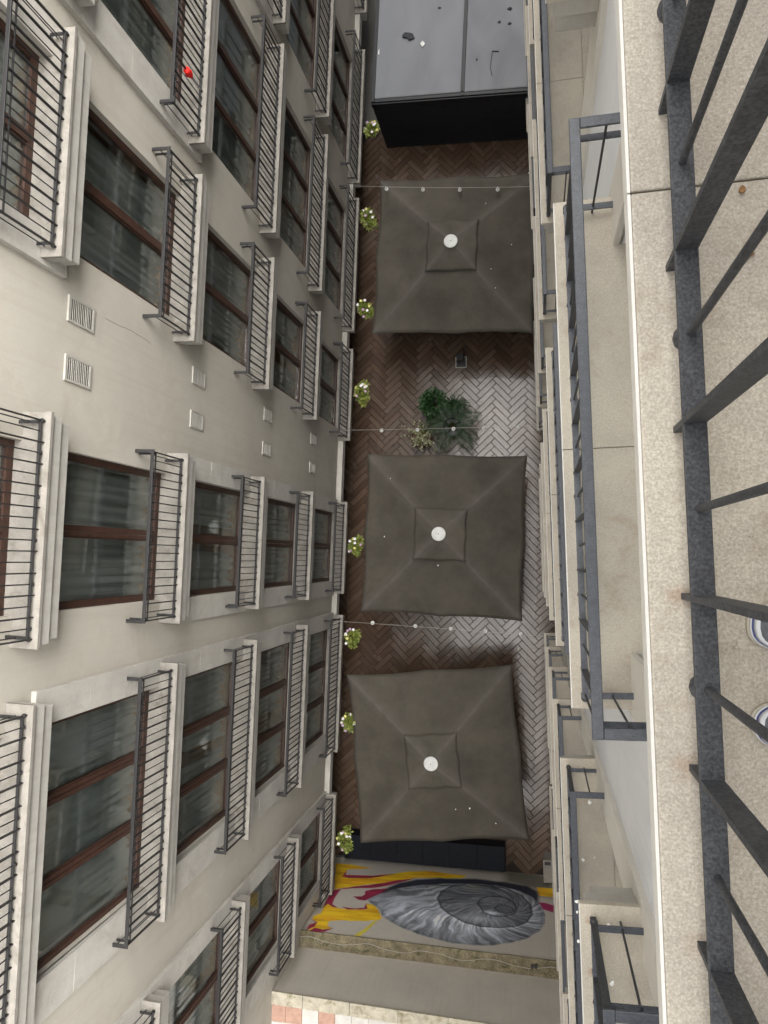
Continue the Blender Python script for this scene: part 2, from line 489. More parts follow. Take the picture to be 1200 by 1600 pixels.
def curtain_mesh(width, height, seed):
    rr = random.Random(seed); nu, nz = 150, 10
    ph = [rr.uniform(0, 6.28) for _ in range(6)]
    gapc = rr.uniform(.35, .65) * width
    gw = (0, 0, .10, 0, .22, 0, 0)[seed % 7]
    mb = MB()
    for j in range(nz + 1):
        z = height * j / nz
        t = j / nz
        for i in range(nu + 1):
            y = width * i / nu
            fl = .055 * (1 - .45 * t)
            q = math.sin((y * 42 + ph[0] + 2.4 * math.sin(y * 2.3 + ph[1]) + .5 * math.sin(t * 3 + ph[4])) / 2)
            x = fl * (1.6 * abs(q) - .8) + .035 * math.sin(y * 11 + ph[2] + t * 1.2) + .03 * math.sin(y * 3 + ph[3] + t * 2)
            x += .05 * math.exp(-((y - gapc) / .10) ** 2)
            mb.v.append((x, y, z + (0 if j else .012 * math.sin(y * 17 + ph[5]))))
    for j in range(nz):
        for i in range(nu):
            a = j * (nu + 1) + i
            if gw and abs((i + .5) / nu * width - gapc - .06 * j / nz) < gw: continue
            mb.f.append((a, a + 1, a + nu + 2, a + nu + 1))
    return mb.mesh('curtain', True)

def make_window(F, y0, y1, z0, z1, panes, wall_w, recess, curtain_seed=None, frame='woodframe', ajar=False):
    """French window standing on the balcony floor: frame > panes, curtain"""
    wf = wall_w + recess; fw, fd = .065, .07
    wid, hgt = y1 - y0, z1 - z0
    def fr():
        mb = MB()
        F.box(mb, 0, fd, 0, fw, 0, hgt); F.box(mb, 0, fd, wid - fw, wid, 0, hgt)
        F.box(mb, .003, fd - .003, fw, wid - fw, hgt - fw, hgt); F.box(mb, .003, fd - .003, fw, wid - fw, 0, .10)
        pw = wid / panes
        for i in range(1, panes):
            F.box(mb, -.012, fd - .005, i * pw - .055, i * pw - .004, .10, hgt - fw)
            F.box(mb, -.004, fd - .008, i * pw + .001, i * pw + .055, .10, hgt - fw)
        for i in range(panes):       # slim sash bead
            a = fw if i == 0 else i * pw + .055
            b_ = wid - fw if i == panes - 1 else (i + 1) * pw - .055
            F.box(mb, .012, fd - .012, a, a + .022, .10, hgt - fw); F.box(mb, .012, fd - .012, b_ - .022, b_, .10, hgt - fw)
        return mb.mesh('window')
    win = place('window', shared(('fr', F.sg, round(wid, 3), round(hgt, 3), panes), fr), frame, F.root, (F.X(wf), y0, z0))
    pw = wid / panes
    for i in range(panes):
        a = (fw if i == 0 else i * pw + .055) + .02; b_ = (wid - fw if i == panes - 1 else (i + 1) * pw - .055) - .02
        def pn(): return F.box(MB(), 0, .012, 0, b_ - a, 0, hgt - .10 - fw).mesh('pane')
        p = place('pane', shared(('pn', F.sg, round(b_ - a, 3), round(hgt, 3)), pn), 'glass', win, (F.X(.03), a, .10))
        p.rotation_euler = (rnd.gauss(0, .004), rnd.gauss(0, .004), rnd.gauss(0, .006))
    if curtain_seed is not None:
        ck = ('cu', round(wid, 3), round(hgt, 3), curtain_seed % 5)
        place('curtain', shared(ck, lambda: curtain_mesh(wid - .04, hgt - .03, curtain_seed % 5 + int(wid * 10))), 'curtain', win, (F.X(.20), .02, .015))
    return win

def make_balcony(F, y0, y1, z, wall_w, top_mat, split=2, edge=False, insets=(.03, .07), th=(.05, .18, .19)):
    """stepped stone balcony: parts stone_slab (each) and two mouldings under a balcony root mesh"""
    mb = MB()
    F.box(mb, insets[0], wall_w + .01, y0 + insets[0], y1 - insets[0], z - th[0] - th[1], z - th[0] - .0005)
    bal = mb.build('balcony', 'slabstone', F.root, bev=.008)
    mb = MB(); F.box(mb, insets[1], wall_w + .008, y0 + insets[1], y1 - insets[1], z - sum(th), z - th[0] - th[1] - .0005)
    mb.build('moulding', 'slabstone', bal, bev=.008)
    for i in range(split):
        a = y0 + (y1 - y0) * i / split + (.0015 if i else 0); b_ = y0 + (y1 - y0) * (i + 1) / split - (.0015 if i < split - 1 else 0)
        mb = MB(); F.box(mb, 0, wall_w + .10, a, b_, z - th[0], z)
        mb.build('stone_slab', top_mat, bal, bev=.004)
        if edge:
            mb = MB(); F.box(mb, -.006, -.0005, a, b_, z - th[0] + .002, z - .003)
            mb.build('slab_edge', 'whitestone', bal)
    return bal

def make_railing(F, y0, y1, z, wall_w, w, hgt, ys, ball_every, mat_, single, bulk, post=(.040, .010), rod=.0065, top=(.052, .014), zb=.085, subz=.10, balls_own=True):
    """railing > posts, rods; ys = list of (y, kind) for the front; single False puts the bars into bulk"""
    tw = top[0] / 2
    mb = MB()
    # hand rail with mitred returns to the wall
    E_ = .03
    F.box(mb, w - tw, w + tw, y0 - E_, y1 + E_, z + hgt - top[1], z + hgt)
    for a, b_ in ((y0 - E_, y0 + top[0] - E_), (y1 + E_ - top[0], y1 + E_)):
        F.box(mb, w + tw, wall_w + .01, a, b_, z + hgt - top[1], z + hgt)
    rail = mb.build('railing', mat_, F.root, bev=.004)
    mb = MB()
    pw = post[0] / 2
    F.box(mb, w - pw * .55, w + pw * .55, y0, y1, z + hgt - top[1] - subz, z + hgt - top[1] - subz + .012)
    for a in (y0, y1 - .03): F.box(mb, w + pw * .55, wall_w + .01, a, a + .03, z + hgt - top[1] - subz, z + hgt - top[1] - subz + .012)
    mb.build('sub_rail', mat_, rail)
    mb = MB()
    F.box(mb, w - pw, w + pw, y0, y1, z + zb - .01, z + zb)
    for a in (y0, y1 - .035): F.box(mb, w + pw, wall_w + .01, a, a + .035, z + zb - .01, z + zb)
    mb.build('bottom_rail', mat_, rail, bev=.0015 if single == 2 else 0)
    def post_me(): return F.box(MB(), -pw + .001, pw - .001, -post[1] / 2, post[1] / 2, 0, hgt - top[1]).mesh('post')
    def rod_me(): return MB().tube([(0, 0, zb - .004), (0, 0, hgt - top[1])], rod, 8, False).mesh('baluster', True)
    def ball_me(): return MB().sphere((0, 0, 0), rod * 3.5, 12, 8).mesh('ball', True)
    def rod2_me(): return MB().tube([(0, 0, 0), (0, 0, hgt - top[1])], rod, 8, False).mesh('baluster', True)
    key = (hgt, rod, post)
    items = []
    n = 0
    for y, kind in ys:
        if kind == 'p': items.append(('post', shared(('po', F.sg) + key, post_me), (F.X(w), y, z)))
        else:
            items.append(('baluster', shared(('ro',) + key, rod_me), (F.X(w), y, z)))
            if n % ball_every == 0:
                items.append(('ball', shared(('ba',) + key, ball_me), (F.X(w), y, z + zb - .01 - rod * 3.5 + .004)))
            n += 1
    wm = (w + wall_w) / 2
    for a in (y0 + .015, y1 - .015): items.append(('baluster', shared(('r2',) + key, rod2_me), (F.X(wm), a, z)))
    for a in (y0, y1): items.append(('ball', shared(('ba',) + key, ball_me), (F.X(w), a, z + zb - .01 - rod * 3.5 + .004)))
    for nm, me_, loc in items:
        if single: place(nm, me_, mat_, rail, loc)
        else: bulk.append((me_, loc))
    return rail
def flush_bulk(F, bulk, mat_):
    vv, ff = [], []
    for me_, loc in bulk:
        n = len(vv); L = Vector(loc)
        vv += [tuple(v.co + L) for v in me_.vertices]
        ff += [tuple(n + i for i in p.vertices) for p in me_.polygons]
    if vv:
        me_ = bpy.data.meshes.new('balusters'); me_.from_pydata(vv, [], ff)
        tag(place('balusters', me_, mat_, F.root), kind='stuff')

def make_wall(F, cols, openings, ya, yb, zlo, zhi, wall_w, thick, m):
    """wall with window openings; openings: {col: [(z0,z1),...]}"""
    mb = MB()
    edges = sorted((c[2], c[3], k) for k, c in cols.items())
    y = ya
    for (o0, o1, k) in edges:
        F.box(mb, wall_w, wall_w + thick, y, o0, zlo, zhi)
        z = zlo
        for (a, b_) in sorted(openings[k]):
            if a > z: F.box(mb, wall_w, wall_w + thick, o0, o1, z, a)
            z = b_
        F.box(mb, wall_w, wall_w + thick, o0, o1, z, zhi)
        y = o1
    F.box(mb, wall_w, wall_w + thick, y, yb, zlo, zhi)
    return mb.build('wall', m, F.root)

def make_surround(F, c, zlo, zhi, wall_w, proud, course, mat_, notch=0, phase=0):
    """raised stone strips either side of a window column, one object per block"""
    y0, y1, o0, o1 = c
    n = max(1, round((zhi - zlo) / course)); h = (zhi - zlo) / n
    for i in range(n):
        a, b_ = zlo + i * h + (.001 if i else 0), zlo + (i + 1) * h - .001
        d = notch * ((i + phase) % 2)
        for s0, s1 in ((y0 - .05 - d, o0), (o1, y1 + .05 + d)):
            mb = MB(); F.box(mb, wall_w - proud - rnd.uniform(0, .0015), wall_w + .02, s0, s1, a, b_)
            mb.build('surround_stone', mat_, F.root, bev=.0025)

# ---------------------------------------------------------------- left building
LB = tag(empty('apartment_building', (-4.92, 0, 0)), 'beige stucco apartment building with rows of French windows and black railed balconies', 'building')
FL = Facade(LB, -1)
ZL = lambda k: 21.43 - 3.1 * k
WL = .325
LCOL = {'Z': (14.92, 17.5), 'A': (10.08, 13.86), 'B': (5.96, 9.66), 'C': (2.98, 5.48), 'E': (-1.10, 1.34), 'F': (-5.23, -1.66), 'G': (-8.87, -6.32)}
LCOL = {k: (a, b_, a + (.43 if b_ - a > 3 else .32), b_ - (.34 if b_ - a > 3 else .30)) for k, (a, b_) in LCOL.items()}
WIDE = {'A', 'B', 'F'}
LV = range(1, 7)
WH = 2.46
op = {k: [(ZL(l) - .06, ZL(l) + WH) for l in LV] for k in LCOL}
make_wall(FL, LCOL, op, -16, 30, ZL(6) - .42, 24.4, WL, .2, 'stucco')
mb = MB()
FL.box(mb, WL + 1.6, WL + 1.7, -16, 30, 0, 24); mb.build('room_wall', 'pale_bounce_room', LB)
for l in LV:
    mb = MB(); FL.box(mb, WL + .105, WL + 1.6, -15.9, 29.9, ZL(l) - .25, ZL(l) + .004); mb.build('interior_floor', 'oak', LB)
mb = MB(); FL.box(mb, WL + .201, WL + 1.6, -16, 30, ZL(6) - .42, ZL(6) - .26); mb.build('soffit', 'stucco', LB)
mb = MB(); FL.box(mb, .15, WL + 1.7, -16, 30, 24.402, 24.6); mb.build('roof', 'slabstone', LB, bev=.01)
mb = MB(); FL.box(mb, 1.15, 1.25, -16, 30, 0, ZL(6) - .42); mb.build('shopfront', 'groundglass', LB)
for i in range(16):
    mb = MB(); FL.box(mb, 1.10, 1.16, -9 + i * 1.9, -8.92 + i * 1.9, 0, ZL(6) - .42); mb.build('shopfront_post', 'blackmetal', LB)
mb = MB(); FL.box(mb, .19, WL + .01, -16, 30, ZL(6) - .30, ZL(6) - .04); mb.build('ledge', 'facestone', LB, bev=.01)

bulk = []
SINGLE_L = {('C', 2), ('E', 2), ('F', 2), ('B', 3), ('C', 3), ('E', 3), ('F', 3), ('G', 3), ('B', 4), ('E', 4), ('F', 4)}
cs = 0
for k, (y0, y1, o0, o1) in LCOL.items():
    for l in LV:
        if l == 1 and k in 'ZA': continue
        cs += 1
        make_window(FL, o0, o1, ZL(l), ZL(l) + WH, 3 if k in WIDE else 2, WL, .085, cs * 7 + 3)
        make_balcony(FL, y0, y1, ZL(l), WL, 'slabtop', 1)
        a, b_ = y0 + .10, y1 - .10
        n = round((b_ - a) / .1122)
        ys = [(a + (b_ - a) * i / n, 'p' if i % 2 == 0 else 'r') for i in range(n + 1)]
        make_railing(FL, a, b_, ZL(l), WL, .075, .885, ys, 2, 'iron_left', 1 if (k, l) in SINGLE_L else 0, bulk, post=(.032, .013), rod=.0068, top=(.048, .02), zb=.07, subz=.085)
flush_bulk(FL, bulk, 'iron_left')
make_surround(FL, LCOL['E'], ZL(6) - .04, ZL(3) - .40, WL, .05, 1.03, 'facestone')
make_surround(FL, LCOL['F'], ZL(6) - .04, ZL(2) - .40, WL, .06, 1.03, 'facestone')
make_surround(FL, LCOL['G'], ZL(6) - .04, ZL(1) - .40, WL, .06, .76, 'facestone')
make_surround(FL, LCOL['B'], ZL(3) - .46, 24, WL, .075, 1.03, 'facestone')
make_surround(FL, LCOL['C'], ZL(2) - .46, 24, WL, .075, 1.03, 'facestone')
make_surround(FL, LCOL['A'], ZL(4) - .46, 24, WL, .075, 1.03, 'facestone')
# ventilation grilles
for l in range(2, 6):
    for yc in (2.65, 1.97):
        zc = ZL(l) - .86; hy, hz = .15, .25
        if l > 2: hy, hz = .13, .22
        mb = MB()
        for (a, b_, c_, d_) in ((yc - hy, yc + hy, zc - hz, zc - hz + .03), (yc - hy, yc + hy, zc + hz - .03, zc + hz), (yc - hy, yc - hy + .025, zc - hz + .03, zc + hz - .03), (yc + hy - .025, yc + hy, zc - hz + .03, zc + hz - .03)):
            FL.box(mb, WL - .022, WL + .01, a, b_, c_, d_)
        v_ = mb.build('vent', 'ventwhite', LB)
        mb = MB(); FL.box(mb, WL - .004, WL + .005, yc - hy + .02, yc + hy - .02, zc - hz + .02, zc + hz - .02); mb.build('back_plate', 'ventdark', v_)
        ns = 13
        def lv(hy=hy): return FL.box(MB(), 0, .004, -hy + .026, hy - .026, -.006, .006).mesh('louvre')
        for i in range(ns):
            o = place('louvre', shared(('lv', hy), lv), 'ventwhite', v_, (FL.X(WL - .020), yc, zc - hz + .045 + (2 * hz - .09) * i / (ns - 1)))
            o.rotation_euler = (0, R(rnd.uniform(-14, 14)), 0)

mb = MB(); pts = [(2.77, 13.865), (2.767, 13.621), (2.791, 13.273), (2.787, 12.996), (2.762, 12.719)]
fine = []
for (a, b_), (c_, d_) in zip(pts[:-1], pts[1:]):
    for i in range(6):
        t = i / 6; fine.append((FL.X(WL - .0012), a + (c_ - a) * t + rnd.uniform(-.006, .006), b_ + (d_ - b_) * t + rnd.uniform(-.006, .006)))
mb.tube(fine, .0014, 4).build('crack', 'ventdark', LB)

# ---------------------------------------------------------------- right building
RB = tag(empty('apartment_building', (.185, 0, 0), .0575), 'pale plastered apartment building at the right with granite balconies and graphite railings', 'building')
FR = Facade(RB, 1)
ZR = lambda k: 20.69 - 3.1 * k
WR = .36
RCOL = {'M': (-.84, 2.12), 'N': (3.40, 6.36), 'O': (7.50, 10.46), 'P': (11.6, 14.5), 'K': (-4.85, -1.912), 'J': (-8.75, -5.80)}
RCOL = {k: (a, b_, a + .31, b_ - .29) for k, (a, b_) in RCOL.items()}
RV = range(0, 7)
op = {k: [(ZR(l) - .06, ZR(l) + WH) for l in RV if l] for k in RCOL}
make_wall(FR, RCOL, op, -16, 30, 0, ZR(0) - .06, WR, .5, 'plaster')
mb = MB(); FR.box(mb, 1.2, 1.4, -16, 30, ZR(0) - .2, 23.3); mb.build('unseen_setback_wall', 'plaster', RB)  # unseen top-storey wall; its setback and height are chosen for the light
mb = MB(); FR.box(mb, .95, 1.9, -16, 30, 23.302, 23.45); mb.build('added_overhang', 'slabstone', RB, bev=.01)  # unseen overhang, added to shade the nearest balcony floor
mb = MB(); FR.box(mb, .16, 1.21, -1.5, 2.9, 23.0, 23.12); mb.build('added_shade_slab', 'slabstone', RB, bev=.01)  # made-up slab out of view, blocks sky light above the nearest balcony
mb = MB(); FR.box(mb, WR + 1.6, WR + 1.7, -16, 30, 0, ZR(0) - .26); mb.build('room_wall', 'pale_bounce_room', RB)
for l in RV:
    mb = MB(); FR.box(mb, WR + .102, WR + (1.6 if l else .88), -15.9, 29.9, ZR(l) - .25 if l else ZR(l) - .058, ZR(l) - .002); mb.build('interior_floor', 'granite', RB)
bulk = []
SINGLE_R = {('M', 0), ('M', 1), ('K', 1), ('N', 1), ('M', 2), ('K', 2), ('N', 2), ('K', 3), ('M', 3), ('J', 3)}
for k, (y0, y1, o0, o1) in RCOL.items():
    for l in RV:
        if l: make_window(FR, o0, o1, ZR(l), ZR(l) + WH, 3, WR, .42, None)
        make_balcony(FR, y0, y1, ZR(l), WR, 'granite', 2, True)
        a, b_ = y0 + .07, y1 - .07
        if k == 'M':       # bar positions as they stand on the nearest railings
            ys = [(.222 + .1388 * i, 'p' if i % 2 == 0 else 'r') for i in range(-12, 20)]
            ys = [q for q in ys if a - .002 < q[0] < b_ + .002]
            ys.sort(key=lambda q: q[0])
            if ys[0][1] == 'p': pass
        else:
            n = round((b_ - a) / .1388)
            ys = [(a + (b_ - a) * i / n, 'p' if i % 2 == 0 else 'r') for i in range(n + 1)]
        make_railing(FR, a, b_, ZR(l), WR, .068, .92, ys, 2, 'iron' if l else 'iron_worn', (2 if l == 0 else 1) if (k, l) in SINGLE_R else 0, bulk, post=(.036, .010), rod=.0065, top=(.052, .014), zb=.088, subz=.10)
flush_bulk(FR, bulk, 'iron')
for k in RCOL:
    make_surround(FR, RCOL[k], 0, ZR(0) - .43, WR, .035, 1.55, 'plaster_warm')

# ---------------------------------------------------------------- boundary wall with mural
BL, BR_ = Vector((-5.5, -9.05, 0)), Vector((.75, -8.86, 0))
tdir = (BR_ - BL).normalized()
BW = tag(empty('boundary_wall', BL, math.atan2(tdir.y, tdir.x)), 'grey boundary wall painted with a giant grey seashell and yellow swirls', 'wall')
# local frame: x along wall, y towards the courtyard, z up
mb = MB()
mb.v = [(-.1, 0, 0), (7.2, 0, 0), (7.2, -.36, 0), (-.1, -.36, 0), (-.1, 0, 4.41), (7.2, 0, 4.56), (7.2, -.36, 4.56), (-.1, -.36, 4.41)]
mb.f = [(3, 2, 1, 0), (4, 5, 6, 7), (0, 1, 5, 4), (1, 2, 6, 5), (2, 3, 7, 6), (3, 0, 4, 7)]
mb.build('lower_wall', 'concrete', BW)
# mossy ledge on top of the lower wall, ragged
mb = MB(); n = 90
rl = random.Random(3)
for i in range(n + 1):
    x = -.1 + 7.3 * i / n; zz = 4.415 + .15 * i / n
    e = .025 + .012 * noise.noise((x * 2.2, 0, 0)) ; t_ = .055 + .018 * noise.noise((x * 3.1, 4, 0))
    mb.v += [(x, e, zz), (x, e + .006, zz + t_ * .8), (x, e - .03, zz + t_), (x, -.15 + .03 * noise.noise((x * 4, 9, 0)), zz + t_ + .02 * noise.noise((x * 5, 2, 1))), (x, -.352, zz + t_)]
for i in range(n):
    for j in range(4):
        a = i * 5 + j
        mb.f.append((a, a + 5, a + 6, a + 1))
mb.build('ledge', 'mossy', BW)
mb = MB()
mb.v = [(-.1, -.352, 4.3), (7.2, -.352, 4.3), (7.2, -.6, 4.3), (-.1, -.6, 4.3), (-.1, -.352, 6.30), (7.2, -.352, 6.56), (7.2, -.6, 6.56), (-.1, -.6, 6.30)]
mb.f = [(3, 2, 1, 0), (4, 5, 6, 7), (0, 1, 5, 4), (1, 2, 6, 5), (2, 3, 7, 6), (3, 0, 4, 7)]
mb.build('upper_wall', 'concrete', BW)
mb = MB()
for i in range(7):
    x0, x1 = -.1 + i * 1.03, -.1 + (i + 1) * 1.03 - .006; z0, z1 = 6.303 + x0 * .0357, 6.303 + x1 * .0357
    mb = MB()
    mb.v = [(x0, -.33, z0), (x1, -.33, z1), (x1, -.60, z1), (x0, -.60, z0), (x0, -.33, z0 + .06), (x1, -.33, z1 + .06), (x1, -.60, z1 + .06), (x0, -.60, z0 + .06)]
    mb.f = [(3, 2, 1, 0), (4, 5, 6, 7), (0, 1, 5, 4), (1, 2, 6, 5), (2, 3, 7, 6), (3, 0, 4, 7)]
    mb.build('coping_stone', 'coping', BW, bev=.01)
# electric cable straying along the ledge
pts = [(.1 + 6.9 * i / 60, -.12 + .05 * math.sin(i * .5) + .04 * noise.noise((i * .4, 1, 1)), 4.50 + .15 * i / 60 + .02) for i in range(61)]
MB().tube(pts, .006, 5).build('cable', 'wire', BW)
mb = MB(); mb.box(5.64, 5.70, -.16, -.08, 4.615, 4.66); mb.tube([(5.75, -.14, 4.65), (5.75, -.06, 4.64)], .03, 10); mb.build('camera_housing', 'pot_dark', BW)

# neighbour's terrace behind the wall
mb = MB().box(-5.24, 1.9, -30, -9.52, -.05, 6.28)
ter = tag(mb.build('roof_terrace', 'coping'), kind='structure')
pat = 'ttwtwwwwtwwtwwww'
for r_ in range(6):
    for i in range(16):
        key = pat[i] if r_ == 0 else ('w' if (i + r_) % 4 else 't')
        def tl_(): return MB().box(0, .352, -.352, 0, 0, .03).mesh('tile')
        me_ = shared(('tile', key, 0), tl_)
        o = place('tile', me_, 'terracotta' if key == 't' else 'whitetile', ter, (-5.30 + .36 * i, -9.66 - .36 * r_ + .011 * i, 6.282 + rnd.uniform(0, .004)))
        o.rotation_euler = (0, 0, .03)

# ---------------------------------------------------------------- the painting itself
PAINT = {
'SHELL':[(1.46,2.52),(1.62,2.2),(1.89,1.88),(2.25,1.6),(2.75,1.35),(3.27,1.17),(3.79,1.03),(4.32,0.94),(4.85,0.97),(5.33,1.16),(5.67,1.48),(5.89,1.91),(5.98,2.37),(5.95,2.84),(5.83,3.25),(5.58,3.62),(5.23,3.92),(4.79,4.14),(4.35,4.25),(3.89,4.25),(3.42,4.13),(2.98,4.0),(2.58,3.8),(2.27,3.57),(2.02,3.29),(1.81,2.92),(1.59,2.72)],
'WHORL1':[(3.23,2.05),(3.27,1.65),(3.52,1.26),(3.91,1.03),(4.5,0.97),(4.98,1.08),(5.39,1.45),(5.62,1.91),(5.66,2.44),(5.52,2.88),(5.21,3.16),(4.85,3.32),(4.43,3.33),(3.99,3.17),(3.64,2.88),(3.37,2.52)],
'WHORL2':[(4.28,2.14),(4.33,1.88),(4.54,1.65),(4.82,1.59),(5.11,1.77),(5.26,2.11),(5.23,2.48),(4.98,2.71),(4.71,2.74),(4.46,2.58)],
'EYE':[(4.72,2.31),(4.79,2.11),(4.98,2.07),(5.17,2.19),(5.2,2.37),(5.05,2.52),(4.84,2.5)],
'NAVY':[(1.74,2.05),(1.85,1.69),(2.09,1.36),(2.52,1.05),(3.16,0.82),(4.12,0.67),(4.9,0.7),(5.55,0.81),(5.81,1.1),(5.84,1.8),(5.67,1.65),(5.21,1.29),(4.51,1.11),(3.81,1.19),(3.0,1.44),(2.34,1.78),(1.92,2.07)],
'YDARK':[(4.9,-0.13),(6.24,0.02),(6.2,1.41),(5.81,1.36),(5.78,0.97),(5.32,0.8),(4.9,0.68)],
'Y1':[(0.04,0.47),(0.5,0.44),(1.18,0.57),(0.5,0.81),(0.53,1.19),(1.29,1.06),(1.8,0.83),(2.26,0.55),(2.86,0.42),(3.86,0.5),(3.76,0.69),(3.16,0.82),(2.45,0.95),(1.8,1.44),(1.23,1.64),(0.65,2.02),(0.47,2.14)],
'YR':[(5.79,0.83),(6.22,0.83),(6.21,1.37),(5.81,1.35)],
'M0':[(5.83,1.73),(6.2,1.82),(6.19,2.23),(5.94,2.12)],
'M1':[(0.47,1.31),(0.49,0.87),(0.54,1.19),(1.29,1.06),(1.86,0.81),(1.27,1.25),(0.67,1.37)],
'M2':[(0.48,2.16),(0.91,1.85),(1.41,1.6),(2.06,1.18),(2.51,0.94),(1.96,1.48),(1.51,1.79),(1.0,1.94),(0.64,2.09),(0.6,2.32),(0.61,2.66),(0.63,2.93),(0.82,3.11),(0.7,3.1),(0.52,2.95),(0.46,3.24),(0.4,2.4)],
'M3':[(1.29,2.04),(1.47,1.88),(1.86,1.75),(1.82,2.03),(1.63,2.23),(1.5,2.46),(1.43,2.58),(1.24,2.57),(1.06,2.43),(1.28,2.38),(1.33,2.27)],
'M4':[(0.89,3.02),(1.27,3.06),(1.47,2.97),(1.48,2.74),(1.57,3.0),(1.39,3.1),(1.09,3.15)],
'Y2':[(0.45,3.03),(0.55,2.95),(0.7,3.1),(0.94,3.13),(1.28,3.13),(1.52,3.05),(1.5,2.74),(1.73,2.81),(2.01,3.35),(2.01,3.52),(1.68,3.65),(1.16,3.74),(0.8,3.84),(0.81,4.06),(0.96,4.16),(0.75,4.25),(0.53,4.25),(0.41,4.43),(0.48,4.09),(0.55,3.97),(0.35,3.82),(0.33,3.66),(0.48,3.5)],
'M5':[(0.42,4.44),(0.53,4.22),(0.75,4.25),(0.96,4.16),(0.84,4.1),(0.99,4.15),(0.83,4.33),(0.64,4.44)],
'M6':[(0.35,3.84),(0.54,3.96),(0.52,4.17),(0.36,4.39),(0.37,4.09),(0.5,3.97),(0.31,3.81)],
'DRIP':[(1.89,3.58),(1.96,3.56),(1.69,4.46),(1.55,4.49),(1.58,4.32),(1.75,3.92)],
}
def inside(px, py, poly):
    c = np.zeros(px.shape, bool); n = len(poly)
    for i in range(n):
        x0, y0 = poly[i]; x1, y1 = poly[(i + 1) % n]
        if y0 == y1: continue
        c ^= ((y0 > py) != (y1 > py)) & (px < (x1 - x0) * (py - y0) / (y1 - y0) + x0)
    return c
def pdist(px, py, poly):
    d = np.full(px.shape, 9.0); n = len(poly)
    for i in range(n):
        x0, y0 = poly[i]; x1, y1 = poly[(i + 1) % n]
        dx, dy = x1 - x0, y1 - y0; L2 = dx * dx + dy * dy + 1e-9
        t = np.clip(((px - x0) * dx + (py - y0) * dy) / L2, 0, 1)
        d = np.minimum(d, np.hypot(px - x0 - t * dx, py - y0 - t * dy))
    return d
def vnoise(x, y, seed=0):
    rs = np.random.RandomState(seed); T = rs.rand(64, 64)
    xi, yi = np.floor(x).astype(int), np.floor(y).astype(int); fx, fy = x - xi, y - yi
    fx, fy = fx * fx * (3 - 2 * fx), fy * fy * (3 - 2 * fy)
    g_ = lambda a, b_: T[a % 64, b_ % 64]
    return (g_(xi, yi) * (1 - fx) + g_(xi + 1, yi) * fx) * (1 - fy) + (g_(xi, yi + 1) * (1 - fx) + g_(xi + 1, yi + 1) * fx) * fy
def fbm(x, y, seed=0, o=4):
    s = 0; a = .5
    for i in range(o): s = s + a * vnoise(x * 2 ** i, y * 2 ** i, seed + i); a *= .5
    return s
NX, NY = 560, 380
sx_ = np.linspace(.02, 6.75, NX); hy_ = np.linspace(.02, 4.40, NY)
SX, HY = np.meshgrid(sx_, hy_)
wx = SX + .05 * (fbm(SX * 3, HY * 3, 1) - .5); wy = HY + .09 * (fbm(SX * 3, HY * 3, 7) - .5)
rgb = np.ones((NY, NX, 3)) * np.array([.44, .405, .355])
rgb *= (.9 + .2 * fbm(SX * 1.2, HY * .8, 20))[..., None]
def lay(mask, c, amt=1.0):
    a = (mask * amt)[..., None]
    rgb[:] = rgb * (1 - a) + np.array(c) * a
def soft(poly, w=.03):
    d = pdist(wx, wy, poly); return np.clip(.5 + np.where(inside(wx, wy, poly), d, -d) / w, 0, 1)
yel = .75 + .5 * fbm(SX * 2.5 + HY, HY * 7, 30)
lay(soft(PAINT['YDARK'], .3), (.10, .095, .07), .85)
for k in ('Y1', 'Y2', 'YR', 'DRIP'):
    a = soft(PAINT[k]); or_ = np.clip(fbm(SX * 1.4, HY * 9 + SX, 44) * 2.4 - .95, 0, 1)
    c = np.array([.72, .46, .02]) * (1 - or_[..., None]) + np.array([.58, .25, .015]) * or_[..., None]
    if k == 'DRIP': c = np.ones_like(c) * np.array([.60, .50, .06])
    rgb[:] = rgb * (1 - a[..., None]) + c * yel[..., None] * a[..., None]
for k in ('M0', 'M1', 'M2', 'M3', 'M4', 'M5', 'M6'):
    a = soft(PAINT[k]); s_ = (.6 + .9 * fbm(SX * 3, HY * 8, 50))
    c = np.array([.24, .022, .055]) * s_[..., None]
    if k == 'M0': c = np.ones_like(c) * np.array([.30, .03, .10])
    rgb[:] = rgb * (1 - a[..., None]) + c * a[..., None]
lay(soft(PAINT['NAVY'], .12), (.010, .013, .030), .97)
ins = soft(PAINT['SHELL'])
ex, ey = 4.98, 2.30
ang = np.arctan2(HY - ey, SX - ex); rad = np.hypot(SX - ex, (HY - ey) * 1.05)
lr = np.log(rad + .12)
grow = ang * 1.0 + lr * .9                                   # growth lines sweep back as they leave the eye
wob = fbm(SX * 2, HY * 2, 61)
ridge = .5 + .5 * np.sin(grow * 46 + wob * 14)
brush = fbm(grow * 15 + 5 * wob, lr * 3.0 + 9, 70, 5)
form = np.clip(1.0 - np.hypot((SX - 3.9) / 2.6, (HY - 2.75) / 1.55) ** 2, 0, 1)
val = .02 + .42 * np.clip(brush * 1.6 - .25, 0, 1) ** 1.6 + .34 * form * fbm(SX * 1.6, HY * 1.6, 76) + .07 * ridge * fbm(SX * 3, HY * 3, 77)
hl = np.clip(1 - np.abs(HY - (3.15 - .16 * (SX - 3.6) ** 2)) / .80, 0, 1) * np.clip((SX - 2.0) / .9, 0, 1) * np.clip((5.9 - SX) / .8, 0, 1)
val += hl * np.clip(fbm(grow * 20 + 3 * wob, lr * 3, 81) * 3.6 - 1.3, 0, 1) * .70
d1 = pdist(wx, wy, PAINT['WHORL1']); d2 = pdist(wx, wy, PAINT['WHORL2']); d3 = pdist(wx, wy, PAINT['EYE'])
